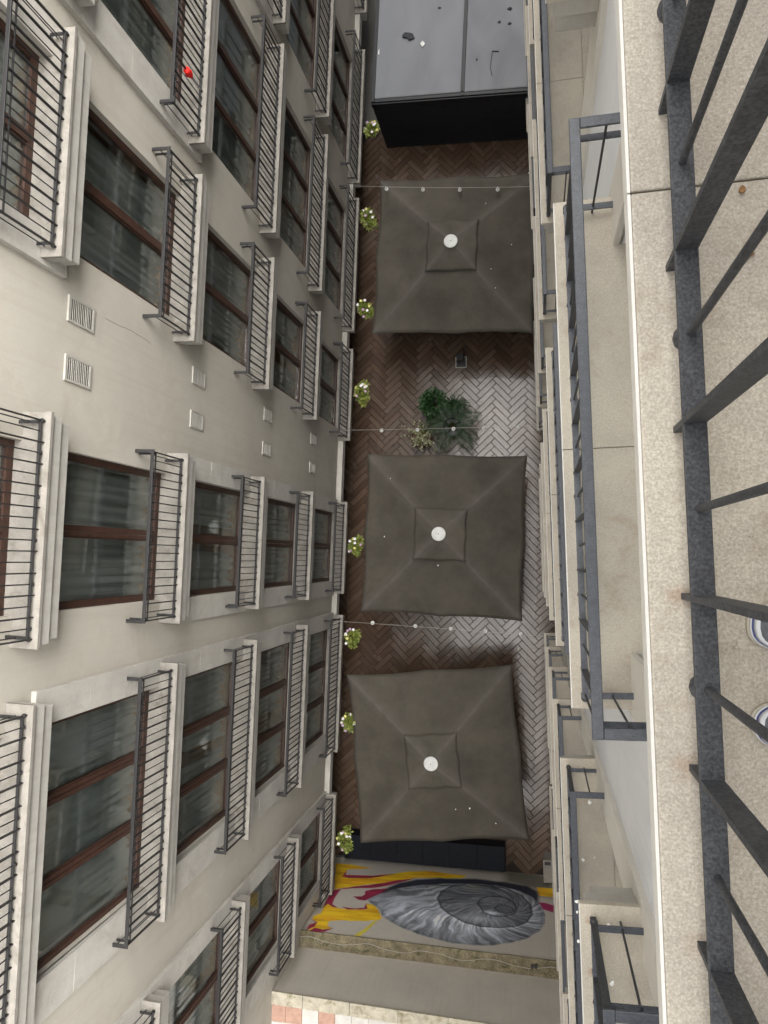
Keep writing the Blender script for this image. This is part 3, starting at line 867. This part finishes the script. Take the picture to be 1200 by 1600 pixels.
i1, i2, i3 = (inside(wx, wy, PAINT[q]) for q in ('WHORL1', 'WHORL2', 'EYE'))
val = np.where(i1, .03 + .26 * np.clip(fbm(grow * 12 + 3 * wob, lr * 3, 90) * 1.5 - .2, 0, 1) ** 1.4 + .10 * np.clip(1 - np.hypot(SX - 4.5, HY - 2.7) / 1.1, 0, 1) + .03 * ridge, val)
val += np.where(i1 & ~i2, np.clip(1 - np.abs(HY - 2.95) / .28, 0, 1) * np.clip(1 - np.abs(SX - 4.35) / .75, 0, 1) * .5 * fbm(grow * 20, lr * 3, 91), 0)
val = np.where(i2, .05 + .28 * fbm(grow * 9, lr * 5, 93) ** 1.3, val)
val += np.where(i2 & ~i3, np.clip(1 - np.abs(HY - 2.58) / .14, 0, 1) * np.clip(1 - np.abs(SX - 4.65) / .35, 0, 1) * .6, 0)
val = np.where(i3, .06 + .12 * fbm(SX * 9, HY * 9, 95), val)
for d_, w_ in ((d1, .045), (d2, .04), (d3, .03)): val = val * (1 - .8 * np.clip(1 - d_ / w_, 0, 1))
val += .16 * np.clip(1 - np.abs(d1 - .07) / .035, 0, 1) * (~i1) * fbm(SX * 5, HY * 5, 97)
ed = pdist(wx, wy, PAINT['SHELL'])
val = val * (.55 + .45 * np.clip(ed / .12, 0, 1)) + .12 * np.clip(1 - np.abs(ed - .03) / .02, 0, 1)
tint = np.stack([val * .93, val * .98, val * 1.10], -1)
gr = np.clip(fbm(SX * 1.7, HY * 1.7, 99) * 2 - .9, 0, .5)[..., None] * np.clip((2.2 - HY), 0, 1)[..., None]
tint = tint * (1 - gr) + np.stack([val * 1.0, val * 1.02, val * .7], -1) * gr
rgb[:] = rgb * (1 - ins[..., None]) + tint * ins[..., None]
rgb = np.clip(rgb * 1.2, .003, .9)
me = bpy.data.meshes.new('mural')
vv = np.stack([SX.ravel(), np.full(SX.size, .004), HY.ravel()], -1)
idx = np.arange(NX * NY).reshape(NY, NX)
q = np.stack([idx[:-1, :-1], idx[1:, :-1], idx[1:, 1:], idx[:-1, 1:]], -1).reshape(-1, 4)
me.from_pydata(vv.tolist(), [], q.tolist())
ca = me.color_attributes.new('paint', 'FLOAT_COLOR', 'POINT')
buf = np.ones((NX * NY, 4), np.float32); buf[:, :3] = rgb.reshape(-1, 3)
ca.data.foreach_set('color', buf.ravel())
place('mural', me, 'mural', BW)

# ================================================================== UMBRELLAS
def perim(t):
    """t in [0,8): point on the unit square, corners at odd t, rib mids at even t"""
    t %= 8
    s_ = int(t // 2); u = (t % 2) - 1
    return [(1, u), (-u, 1), (-1, -u), (u, -1)][s_]
def canopy_mesh(a, z0, rise, r_in, sag, scal, seed, hem=.075, nr=16, npp=96, flap=.0):
    rr = random.Random(seed); off = [rr.uniform(-1, 1) for _ in range(8)]
    mb = MB()
    for i in range(nr + 1):
        r_ = r_in + (1 - r_in) * i / nr
        for j in range(npp):
            t = 8 * j / npp; x, y = perim(t)
            fr_ = t % 1; bow = math.sin(math.pi * fr_)
            s1 = 1 - scal * bow * r_ ** 3 * (1 + .4 * off[int(t) % 8])
            corner = 1 if abs(abs(x) - abs(y)) < .12 else 0
            z = z0 + rise * ((1 - r_) * .86 + .14 * (1 - r_) ** 2) - sag * bow * r_ * (1.3 - r_) * (1 + .5 * off[(int(t) + 3) % 8])
            z += .012 * noise.noise((x * r_ * 5 + seed, y * r_ * 5, seed)) * r_
            mb.v.append((a * r_ * x * s1, a * r_ * y * s1, z))
    for j in range(npp):      # hanging hem
        t = 8 * j / npp; x, y = perim(t); v = mb.v[nr * npp + j]
        k_ = .985 + .008 * math.sin(j * 1.7 + seed)
        mb.v.append((v[0] * k_, v[1] * k_, v[2] - hem * (1 + .25 * math.sin(j * .9 + seed))))
    for i in range(nr + 1):
        for j in range(npp):
            b0, b1 = i * npp + j, i * npp + (j + 1) % npp
            mb.f.append((b0, b0 + npp, b1 + npp, b1))
    return mb.mesh('canopy', True)
UMB = [((-2.30, 8.05), -.015, 2.15, 'taupe square parasol nearest the glass-roofed pavilion', 1),
       ((-2.37, .54), -.005, 2.12, 'taupe square parasol in the middle of the row', 2),
       ((-2.38, -5.13), .125, 2.175, 'taupe square parasol beside the seashell mural, slightly turned', 3)]
for (ux, uy), rz, ha, lab, sd in UMB:
    U = tag(empty('parasol', (ux, uy, 0), rz), lab, 'parasol', 'square parasols in the courtyard')
    place('canopy', canopy_mesh(ha, 2.60, .80, .20, .11, .022, sd, hem=.11), 'canopy', U)
    place('vent_cover', canopy_mesh(.68, 3.20, .27, .06, .05, .05, sd + 10, hem=.05, nr=8, npp=64), 'canopy', U)
    c = MB().lathe([(.175, 3.44), (.178, 3.455), (.165, 3.468), (.06, 3.475), (.012, 3.476)], 32).build('finial_cap', 'whiteplastic', U)
    MB().lathe([(.012, 3.474), (.012, 3.486)], 10).build('screw', 'pot_dark', c)
    MB().lathe([(.045, 0), (.045, 3.43)], 16).build('pole', 'polegrey', U)
    MB().box(-.45, .45, -.45, .45, .012, .09).lathe([(.07, .09), (.06, .35)], 16).build('base', 'pot_dark', U, bev=.01)
    MB().lathe([(.09, 2.42), (.09, 2.52)], 16).build('hub', 'polegrey', U)
    for t in range(8):
        x, y = perim(t)
        MB().tube([(x * .07, y * .07, 3.28), (x * ha * .97, y * ha * .97, 2.555)], .014, 6).build('rib', 'polegrey', U)

# ================================================================== PAVILION
PV = tag(empty('glazed_pavilion', (-2.2, 12.60, 0)), 'black framed pavilion with a flat grey glazed roof at the courtyard end', 'pavilion')
PV.rotation_euler = (0, 0, -.012)
PX0, PX1, PD, PH = -2.55, 2.6, 12.0, 2.36
mb = MB()
xs = [PX0, -.04, PX1 - .06]
for x in xs: mb.box(x - .05, x + .05, -.02, PD, PH - .10, PH + .045)
for y in (-.03, 4, 8, PD - .1): mb.box(PX0 + .051, PX1 - .111, y, y + .09, PH - .10, PH + .03)
mb.build('roof_frame', 'blackmetal', PV, bev=.006)
MB().box(PX0 - .05, PX1, -.075, -.032, PH - .16, PH - .01).build('gutter_front', 'blackmetal', PV, bev=.01)
MB().box(PX0 + .06, PX1 - .12, .065, .10, PH + .031, PH + .045).build('edge_strip', 'alu', PV)
for x0, x1 in ((PX0 + .05, -.09), (.01, PX1 - .11)):
    for y0, y1 in ((.06, 4), (4.09, 8), (8.09, PD - .1)):
        MB().box(x0 + .004, x1 - .004, y0 + .004, y1 - .004, PH, PH + .022).build('pane', 'roofsheet', PV)
ns = 24
for i in range(ns):      # closed black slats of the front
    z = .05 + (PH - .22) * i / ns
    MB().obox(((PX0 + PX1) / 2, -.03, z + .045), ((PX1 - PX0) / 2, 0, 0), (0, .006, .012), (0, -.010, .044)).build('slat', 'blackslat', PV)
for x in (PX0, PX1 - .06): MB().box(x - .05, x + .05, -.02, .07, 0, PH - .10).build('corner_post', 'blackmetal', PV)
MB().box(PX0 - .05, PX0 - .01, .0, PD, 0, PH - .1).build('side_wall', 'blackslat', PV)
MB().box(PX0, PX1, .02, .05, 0, PH - .1).build('front_panel', 'blackmetal', PV)
# litter lying on the pavilion roof
def flake(n, rx, ry, seed, th=.006):
    rr = random.Random(seed); mb = MB()
    ring = [(rx * math.cos(2 * math.pi * i / n) * rr.uniform(.45, 1.3), ry * math.sin(2 * math.pi * i / n) * rr.uniform(.45, 1.3)) for i in range(n)]
    for z in (0, th): mb.v += [(x, y, z + .9 * th * rr.uniform(0, 1)) for x, y in ring]
    mb.f += [tuple(range(n, 2 * n)), tuple(reversed(range(n)))] + [(i, (i + 1) % n, n + (i + 1) % n, n + i) for i in range(n)]
    return mb
zr_ = PH + .024
tag(flake(9, .19, .11, 4, .03).build('roofing_scrap', 'scrap', None, loc=(-3.78, 14.42, zr_)), 'crumpled dark scrap lying on the left roof pane', 'scrap')
for i, (x, y, s_) in enumerate(((-1.02, 14.9, .055), (-1.28, 14.55, .05), (-1.02, 14.48, .05), (-2.95, 15.15, .045), (-1.88, 13.55, .035))):
    tag(flake(6, s_, s_ * .8, 20 + i, .012).build('roof_litter', 'scrap', None, loc=(x, y, zr_)), ['small dark patch of litter farthest right on the pavilion roof', 'small dark patch of litter left of the far pair', 'small dark patch of litter below the farthest right one', 'small dark patch of litter at the top edge of the left pane', 'small dark dot of litter just right of the middle roof bar'][i], 'litter')
tag(MB().tube([(-1.45, 13.75, zr_ + .01), (-1.50, 13.3, zr_ + .01), (-1.44, 13.05, zr_ + .01)], .008, 5).tube([(-1.45, 13.75, zr_ + .01), (-1.28, 13.72, zr_ + .01)], .012, 5).build('loose_cable', 'blackwire'), 'thin black cable lying on the right roof pane', 'cable')
tag(flake(5, .03, .09, 31, .02).build('paper_scrap', 'dropping', None, loc=(-4.62, 14.05, zr_)), 'small white paper scrap at the left edge of the roof', 'paper')
tag(flake(7, .06, .07, 33, .02).build('dry_leaf', 'dropping', None, loc=(-3.38, 14.15, zr_)), 'pale crumpled leaf near the middle of the left pane', 'leaf')

# ================================================================== STRING LIGHTS
def string_light(y0, y1, xs_, lab, z=3.20):
    S = tag(empty('string_light', (-4.95, y0, 0)), lab, 'string light', 'festoon strings across the courtyard')
    x_end = .42
    def P(x): 
        t = (x + 4.95) / (x_end + 4.95); return Vector((x + 4.95, (y1 - y0) * t, z - .10 * 4 * t * (1 - t)))
    MB().tube([P(-4.98 + (x_end + 4.98) * i / 30) for i in range(31)], .005, 5).build('cable', 'wire', S)
    for x in xs_:
        p = P(x)
        b_ = MB().sphere((0, 0, -.125), .052, 14, 10).build('bulb', 'bulb', S, True, loc=p)
        MB().lathe([(.022, -.085), (.022, -.01), (.010, 0)], 10).build('socket', 'whiteplastic', b_)
string_light(9.80, 9.46, (-4.12, -3.14, -2.16, -1.17, -.30), 'string of white globe bulbs over the parasol nearest the pavilion')
string_light(3.20, 3.35, (-4.02, -3.07, -2.13, -1.35, -.47), 'string of white globe bulbs above the potted plants')
string_light(-1.79, -1.89, (-4.07, -2.95, -2.04, -1.16, -.28), 'string of white globe bulbs between middle parasol and mural parasol')

# ================================================================== PLANTS
def leaf(mb, p, d, up, L, W, fold=.0):
    d = d.normalized(); s_ = d.cross(up); s_ = s_.normalized() if s_.length > 1e-5 else Vector((1, 0, 0))
    n_ = s_.cross(d); k = len(mb.v)
    mb.v += [tuple(p), tuple(p + d * L * .45 + s_ * W / 2 + n_ * fold), tuple(p + d * L - n_ * L * .12), tuple(p + d * L * .45 - s_ * W / 2 + n_ * fold), tuple(p + d * L * .5)]
    mb.f += [(k, k + 1, k + 4), (k + 1, k + 2, k + 4), (k + 2, k + 3, k + 4), (k + 3, k, k + 4)]
def rdir(rr, zmin=-.2, zmax=1):
    z = rr.uniform(zmin, zmax); a = rr.uniform(0, 6.2832); r_ = math.sqrt(max(0, 1 - z * z))
    return Vector((r_ * math.cos(a), r_ * math.sin(a), z))
def blob_foliage(c, rx, ry, rz, n, L, W, seed, hollow=.45):
    rr = random.Random(seed); mb = MB(); lob = [(rdir(rr, -.4, 1), rr.uniform(.75, 1.2)) for _ in range(9)]
    for _ in range(n):
        d = rdir(rr, -.35, 1)
        b_, kf = max(((d.dot(l[0]), l[1]) for l in lob))
        t = rr.uniform(hollow, 1.0) * (.6 + .4 * kf) * (.75 + .25 * b_)
        p = Vector(c) + Vector((d.x * rx, d.y * ry, d.z * rz)) * t
        leaf(mb, p, (d + rdir(rr, -1, 1) * .8 + Vector((0, 0, .15))), Vector((0, 0, 1)) + rdir(rr) * .5, L * rr.uniform(.6, 1.25), W * rr.uniform(.7, 1.2), .006)
    return mb
def pot(T, r0, r1, h, m_='pot_dark'):
    p = MB().lathe([(r0, .01), (r1, h - .05), (r1 + .02, h - .05), (r1 + .02, h), (r1 - .012, h), (r1 - .03, h - .06)], 24).build('pot', m_, T)
    MB().lathe([(r1 - .028, h - .07), (.01, h - .05)], 20).build('soil', 'soil', p)

T = tag(empty('potted_palm', (-2.45, 3.80, 0), .3), 'large dark green potted palm with long arching fronds', 'palm')
pot(T, .20, .27, .42)
rr = random.Random(8); mb = MB(); trunk = MB()
for i in range(15):
    az = 2.39996 * i + rr.uniform(-.3, .3); el = R(rr.uniform(28, 72)); L = rr.uniform(.75, 1.08)
    h = Vector((math.cos(az), math.sin(az), 0)); p = Vector((h.x * .06, h.y * .06, .45)); pts = [p.copy()]
    for s_ in range(14):
        e = el - (s_ / 14) ** 1.3 * R(95); st = L / 14
        p = p + (h * math.cos(e) + Vector((0, 0, math.sin(e)))) * st; pts.append(p.copy())
    trunk.tube(pts, [.011 * (1 - .75 * q_ / 14) for q_ in range(15)], 5)
    side = h.cross(Vector((0, 0, 1)))
    for q_ in range(3, 14):
        for sub in (0, .5):
            pp = pts[q_].lerp(pts[q_ + 1], sub) if q_ < 14 else pts[q_]
            f_ = (q_ + sub) / 14; LL = .30 * math.sin(math.pi * (.18 + .80 * f_)) + .05
            tg = (pts[q_ + 1] - pts[q_]).normalized() if q_ < 14 else h
            for sg in (-1, 1):
                leaf(mb, pp, side * sg + tg * .75 + Vector((0, 0, -.22)), Vector((0, 0, 1)), LL, .013, .001)
mb.build('fronds', 'leaf_dark', T); trunk.build('stalks', 'leaf_green', T)

T = tag(empty('potted_spider_plant', (-2.42, 4.42, 0)), 'spiky dark potted plant with narrow radiating blades', 'plant')
pot(T, .13, .18, .34)
rr = random.Random(15); mb = MB()
for i in range(70):
    az = rr.uniform(0, 6.2832); el = R(rr.uniform(15, 80)); L = rr.uniform(.35, .55); h = Vector((math.cos(az), math.sin(az), 0)); sd_ = h.cross(Vector((0, 0, 1)))
    p = Vector((0, 0, .34)) + h * .03; k = len(mb.v)
    for s_ in range(6):
        w_ = .016 * (1 - (s_ / 5) ** 2) + .001; mb.v += [tuple(p + sd_ * w_), tuple(p - sd_ * w_)]
        e = el - s_ / 5 * R(70); p = p + (h * math.cos(e) + Vector((0, 0, math.sin(e)))) * L / 5
    mb.f += [(k + 2 * s_, k + 2 * s_ + 1, k + 2 * s_ + 3, k + 2 * s_ + 2) for s_ in range(5)]
mb.build('blades', 'leaf_dark', T)
T = tag(empty('potted_leafy_plant', (-3.03, 4.46, 0)), 'bushy bright green potted plant with broad round leaves', 'plant')
pot(T, .15, .20, .36)
blob_foliage((0, 0, .55), .40, .40, .32, 330, .13, .095, 21, .35).build('foliage', 'leaf_green', T)
MB().tube([(0, 0, .28), (.02, .01, .62)], .02, 6).build('stem', 'leaf_green', T)
T = tag(empty('potted_variegated_shrub', (-3.38, 3.52, 0)), 'airy cream and green shrub in a brown pot', 'plant')
pot(T, .22, .29, .36, 'pot_brown')
rr = random.Random(31); mb = MB(); st_ = MB()
for i in range(46):
    d = rdir(rr, .1, 1); L = rr.uniform(.30, .58); base = Vector((rr.uniform(-.1, .1), rr.uniform(-.1, .1), .34)); tip = base + Vector((d.x * 1.05, d.y * 1.05, d.z * .8)) * L
    st_.tube([base, base.lerp(tip, .5) + Vector((0, 0, .04)), tip], [.005, .004, .002], 4)
    for q_ in range(9): leaf(mb, base.lerp(tip, .35 + .65 * rr.random()) , rdir(rr, -.3, 1), Vector((0, 0, 1)), rr.uniform(.05, .09), rr.uniform(.025, .045), .004)
mb.build('foliage', 'leaf_cream', T); st_.build('stems', 'leaf_lime', T)

# flower baskets hung along the left facade
PLANT = [(11.74, 'first flower basket from the pavilion along the left facade'), (9.23, 'second flower basket from the pavilion along the left facade'),
         (6.66, 'third flower basket from the pavilion, beside a parasol edge'), (4.36, 'flower basket on the left facade nearest the potted plants'),
         (.18, 'flower basket on the left facade level with the middle parasol cap'), (-2.25, 'flower basket on the left facade between middle and mural parasols'),
         (-4.51, 'flower basket on the left facade level with the mural parasol'), (-7.58, 'flower basket on the left facade nearest the seashell mural')]
for i, (y, lab) in enumerate(PLANT):
    T = tag(empty('flower_basket', (-4.78, y, 2.28), rnd.uniform(-.4, .4)), lab, 'flower basket', 'flower baskets along the left facade')
    p = MB().lathe([(.10, 0), (.15, .17), (.165, .17), (.165, .20), (.14, .20), (.13, .15)], 20).build('pot', 'pot_brown', T)
    MB().lathe([(.135, .14), (.01, .155)], 16).build('soil', 'soil', p)
    MB().tube([(-.12, 0, .17), (-.28, 0, .20), (-.40, 0, .26)], .012, 6).build('bracket', 'iron_left', T)
    k = (1 + .12 * rnd.uniform(-1, 1))
    fo = blob_foliage((.05, 0, .21), .18 * k, .22 * k, .18, 170, .082, .055, 50 + i, .35)
    for q_ in range(3):
        f2 = blob_foliage((.06 + .12 * rnd.random(), rnd.uniform(-.26, .26), .14 + .10 * rnd.random()), rnd.uniform(.09, .15), rnd.uniform(.09, .15), .13, 60, .075, .05, 150 + 3 * i + q_, .3)
        n0 = len(fo.v); fo.v += f2.v; fo.f += [tuple(n0 + a for a in f_) for f_ in f2.f]
    fo.build('foliage', 'leaf_lime', T)
    for q_ in range(8):
        d = rdir(rnd, .15, 1); c = Vector((.05 + d.x * .19, d.y * .24, .22 + d.z * .20)); mb = MB()
        for s_ in range(5):
            a = 2 * math.pi * s_ / 5; leaf(mb, c, Vector((math.cos(a), math.sin(a), .25)), Vector((0, 0, 1)), .045, .042, .004)
        mb.build('blossom', ('petal_white', 'petal_pink', 'petal_yellow', 'petal_white')[(q_ + i) % 4], T)

# ================================================================== SMALL THINGS ON THE COURTYARD FLOOR
T = tag(empty('floor_lantern', (-2.29, 5.79, .01), .03), 'small square white floor lantern with dark head between parasols', 'lantern')
MB().box(-.17, .17, -.17, .17, 0, .05).build('base', 'ventwhite', T, bev=.01)
MB().box(-.14, .14, -.14, .14, .05, .062).build('inlay', 'pot_dark', T)
mb = MB()
for x in (-.08, .08):
    for y in (-.02, .14): mb.box(x - .012, x + .012, y - .012, y + .012, .062, .42)
mb.box(-.10, .10, -.04, .16, .42, .46); mb.build('lamp_head', 'blackmetal', T)
T = tag(empty('storage_bench', (-5.20, -8.17, .01), math.atan2(tdir.y, tdir.x)), 'long black storage bench of boxes along the foot of the mural', 'bench')
MW = .765
for i in range(6):
    b_ = MB().box(i * MW + .004, (i + 1) * MW - .004, -.66, 0, 0, .50).build('box', 'navybox', T, bev=.006)
    MB().box(i * MW + .002, (i + 1) * MW - .002, -.67, .012, .502, .535).build('lid', 'navybox', b_, bev=.006)
T = tag(empty('utility_cabinet', (.62, -8.40, .01), .0575), 'small grey-brown utility cabinet in the corner by the mural', 'cabinet')
MB().box(-.16, .30, -.36, .20, 0, .66).build('body', 'cabinet', T, bev=.008)
MB().box(-.18, .32, -.38, .22, .662, .69).build('top', 'cabinet', T, bev=.006)
MB().box(-.14, .02, .10, .18, .691, .72).build('hatch', 'pot_dark', T)
MB().box(-.168, -.161, -.30, .14, .06, .60).build('door', 'cabinet', T)

# ================================================================== OWN BALCONY: SHOES AND CRUMBS
def shoe(loc, rz, lab):
    """canvas deck shoe, toe towards local -x"""
    S = tag(empty('shoe', loc, rz), lab, 'shoe', 'pair of shoes on the own balcony')
    n = 40
    def outline(k, toe):
        pts = []
        for i in range(n):
            t = 2 * math.pi * i / n; cx, sy = math.cos(t), math.sin(t)
            x = .135 + .135 * (-cx) ; w_ = .050 * (1 - .22 * math.exp(-((x - .16) / .05) ** 2)) * (1 if x < .14 else .88)
            pts.append(((x - .135) * k + .135, math.copysign(abs(sy) ** .72, sy) * w_ * k))
        return pts
    def band(z0, z1, k0, k1, m_, nm, par, close=True):
        mb = MB()
        for z, k in ((z0, k0), (z1, k1)): mb.v += [(x, y, z) for x, y in outline(k, 0)]
        mb.f += [(i, n + i, n + (i + 1) % n, (i + 1) % n) for i in range(n)]
        if close: mb.f += [tuple(range(n)), tuple(reversed(range(n, 2 * n)))]
        return mb.build(nm, m_, par, True)
    sole = band(.002, .013, 1.0, 1.0, 'sole_cream', 'outsole', S)
    band(.0131, .020, .985, .975, 'rubber_white', 'foxing', S)
    band(.0201, .0245, .968, .962, 'stripe_blue', 'stripe', S)
    band(.0246, .034, .955, .925, 'rubber_white', 'toe_rim', S)
    mb = MB(); rings = [(.034, .90, 0), (.045, .86, .0), (.056, .76, .01), (.062, .60, .02), (.064, .40, .03), (.065, .15, .04)]
    for z, k, sh in rings:
        for x, y in outline(k, 0):
            hgt = z + (.045 * max(0, (x - .09) / .18) if z > .04 else .02 * max(0, (x - .09) / .18)); mb.v.append((x + sh * .0, y, hgt))
    for i in range(len(rings) - 1):
        mb.f += [(i * n + j, (i + 1) * n + j, (i + 1) * n + (j + 1) % n, i * n + (j + 1) % n) for j in range(n)]
    mb.f.append(tuple(range((len(rings) - 1) * n, len(rings) * n)))
    up_ = mb.build('upper', 'canvas_grey', S, True)
    mb = MB()
    for i in range(4): mb.tube([(.10 + .018 * i, -.022, .066 + .005 * i), (.10 + .018 * i, 0, .071 + .005 * i), (.10 + .018 * i, .022, .066 + .005 * i)], .0028, 5)
    mb.build('laces', 'rubber_white', up_)
shoe((.338, -.098, ZR(0) + .001), .10, 'grey canvas shoe with white and blue rim, nearer the thick post')
shoe((.345, -.250, ZR(0) + .001), .02, 'grey canvas shoe with white and blue rim, nearer the bottom corner')
CR = [(.335, .52, .010, 'leafdry'), (.325, .63, .008, 'leafdry'), (.40, -.335, .010, 'leafdry'), (.36, .02, .0045, 'leafpale'), (.345, .05, .004, 'leafpale'), (.325, -.13, .005, 'leafpale'), (.40, -.52, .012, 'leafdry'), (.372, .95, .009, 'leafdry')]
CL = ['brown crumpled leaf bit beside the second post', 'brown leaf crumb above the leaf bit beside the post', 'brown round leaf crumb below the lower shoe', 'tiny pale crumb right of the rail', 'tiny pale crumb just above the other pale one', 'pale crumb between rail and upper shoe', 'brown leaf bit at the lower right', 'brown leaf crumb at the top edge']
for i, ((x, y, s_, m_), lab) in enumerate(zip(CR, CL)):
    tag(flake(8, s_, s_ * .7, 70 + i, .004).build('leaf_crumb', m_, None, loc=(x, y, ZR(0) + .002)), lab, 'crumb', 'crumbs on the own balcony')

# red cloth tulip tied to a railing opposite
T = tag(empty('red_cloth_flower', (-4.985, 6.72, ZL(3) + .42)), 'red cloth flower tied to a left balcony railing', 'cloth flower')
mb = MB(); mb.lathe([(.004, -.09), (.035, -.03), (.06, .03), (.045, .08), (.05, .11)], 12); mb.build('petals', 'redcloth', T, True)
MB().tube([(0, 0, -.35), (0, .01, -.09)], .004, 5).build('stem', 'whiteplastic', T)

# scattered droppings: uncountable specks on canopies, slabs and rails
rr = random.Random(77); mb = MB()
def speck(x, y, z, r_):
    k = len(mb.v); n = 7
    ring = [(x + r_ * math.cos(2 * math.pi * i / n) * rr.uniform(.6, 1.3), y + r_ * math.sin(2 * math.pi * i / n) * rr.uniform(.6, 1.3)) for i in range(n)]
    mb.v.extend([(a, b_, z) for a, b_ in ring] + [(x, y, z + .004)])
    for i in range(n): mb.f.append((k + i, k + (i + 1) % n, k + n))
for (ux, uy), rz, ha, lab, sd in UMB:
    for _ in range(4):
        x, y = rr.uniform(-1.7, 1.7), rr.uniform(-1.7, 1.7); r_ = max(abs(x), abs(y)) / ha
        if r_ < .35: continue
        speck(ux + x, uy + y, 2.60 + .80 * ((1 - r_) * .86 + .14 * (1 - r_) ** 2) + .004, rr.uniform(.010, .022))
speck(-2.13, -5.92, 3.02, .05); speck(-2.22, -5.90, 3.03, .04)
def rp(w, v, z, r_):
    c_, s_ = math.cos(.0575), math.sin(.0575); speck(.185 + w * c_ - v * s_, w * s_ + v * c_, z, r_)
for _ in range(9): rp(rr.uniform(.15, .3), rr.uniform(-4.6, -2.0), ZR(2) + .001, rr.uniform(.008, .02))
for _ in range(3): rp(rr.uniform(.06, .3), rr.uniform(-2.4, -2.0), ZR(1) + .001, rr.uniform(.008, .016))
for _ in range(4): rp(.068, rr.uniform(-4.6, -2.5), ZR(2) + .921, rr.uniform(.008, .02))
tag(mb.build('bird_droppings', 'dropping'), 'white bird droppings specked over parasols, slabs and rails', 'droppings', kind='stuff')
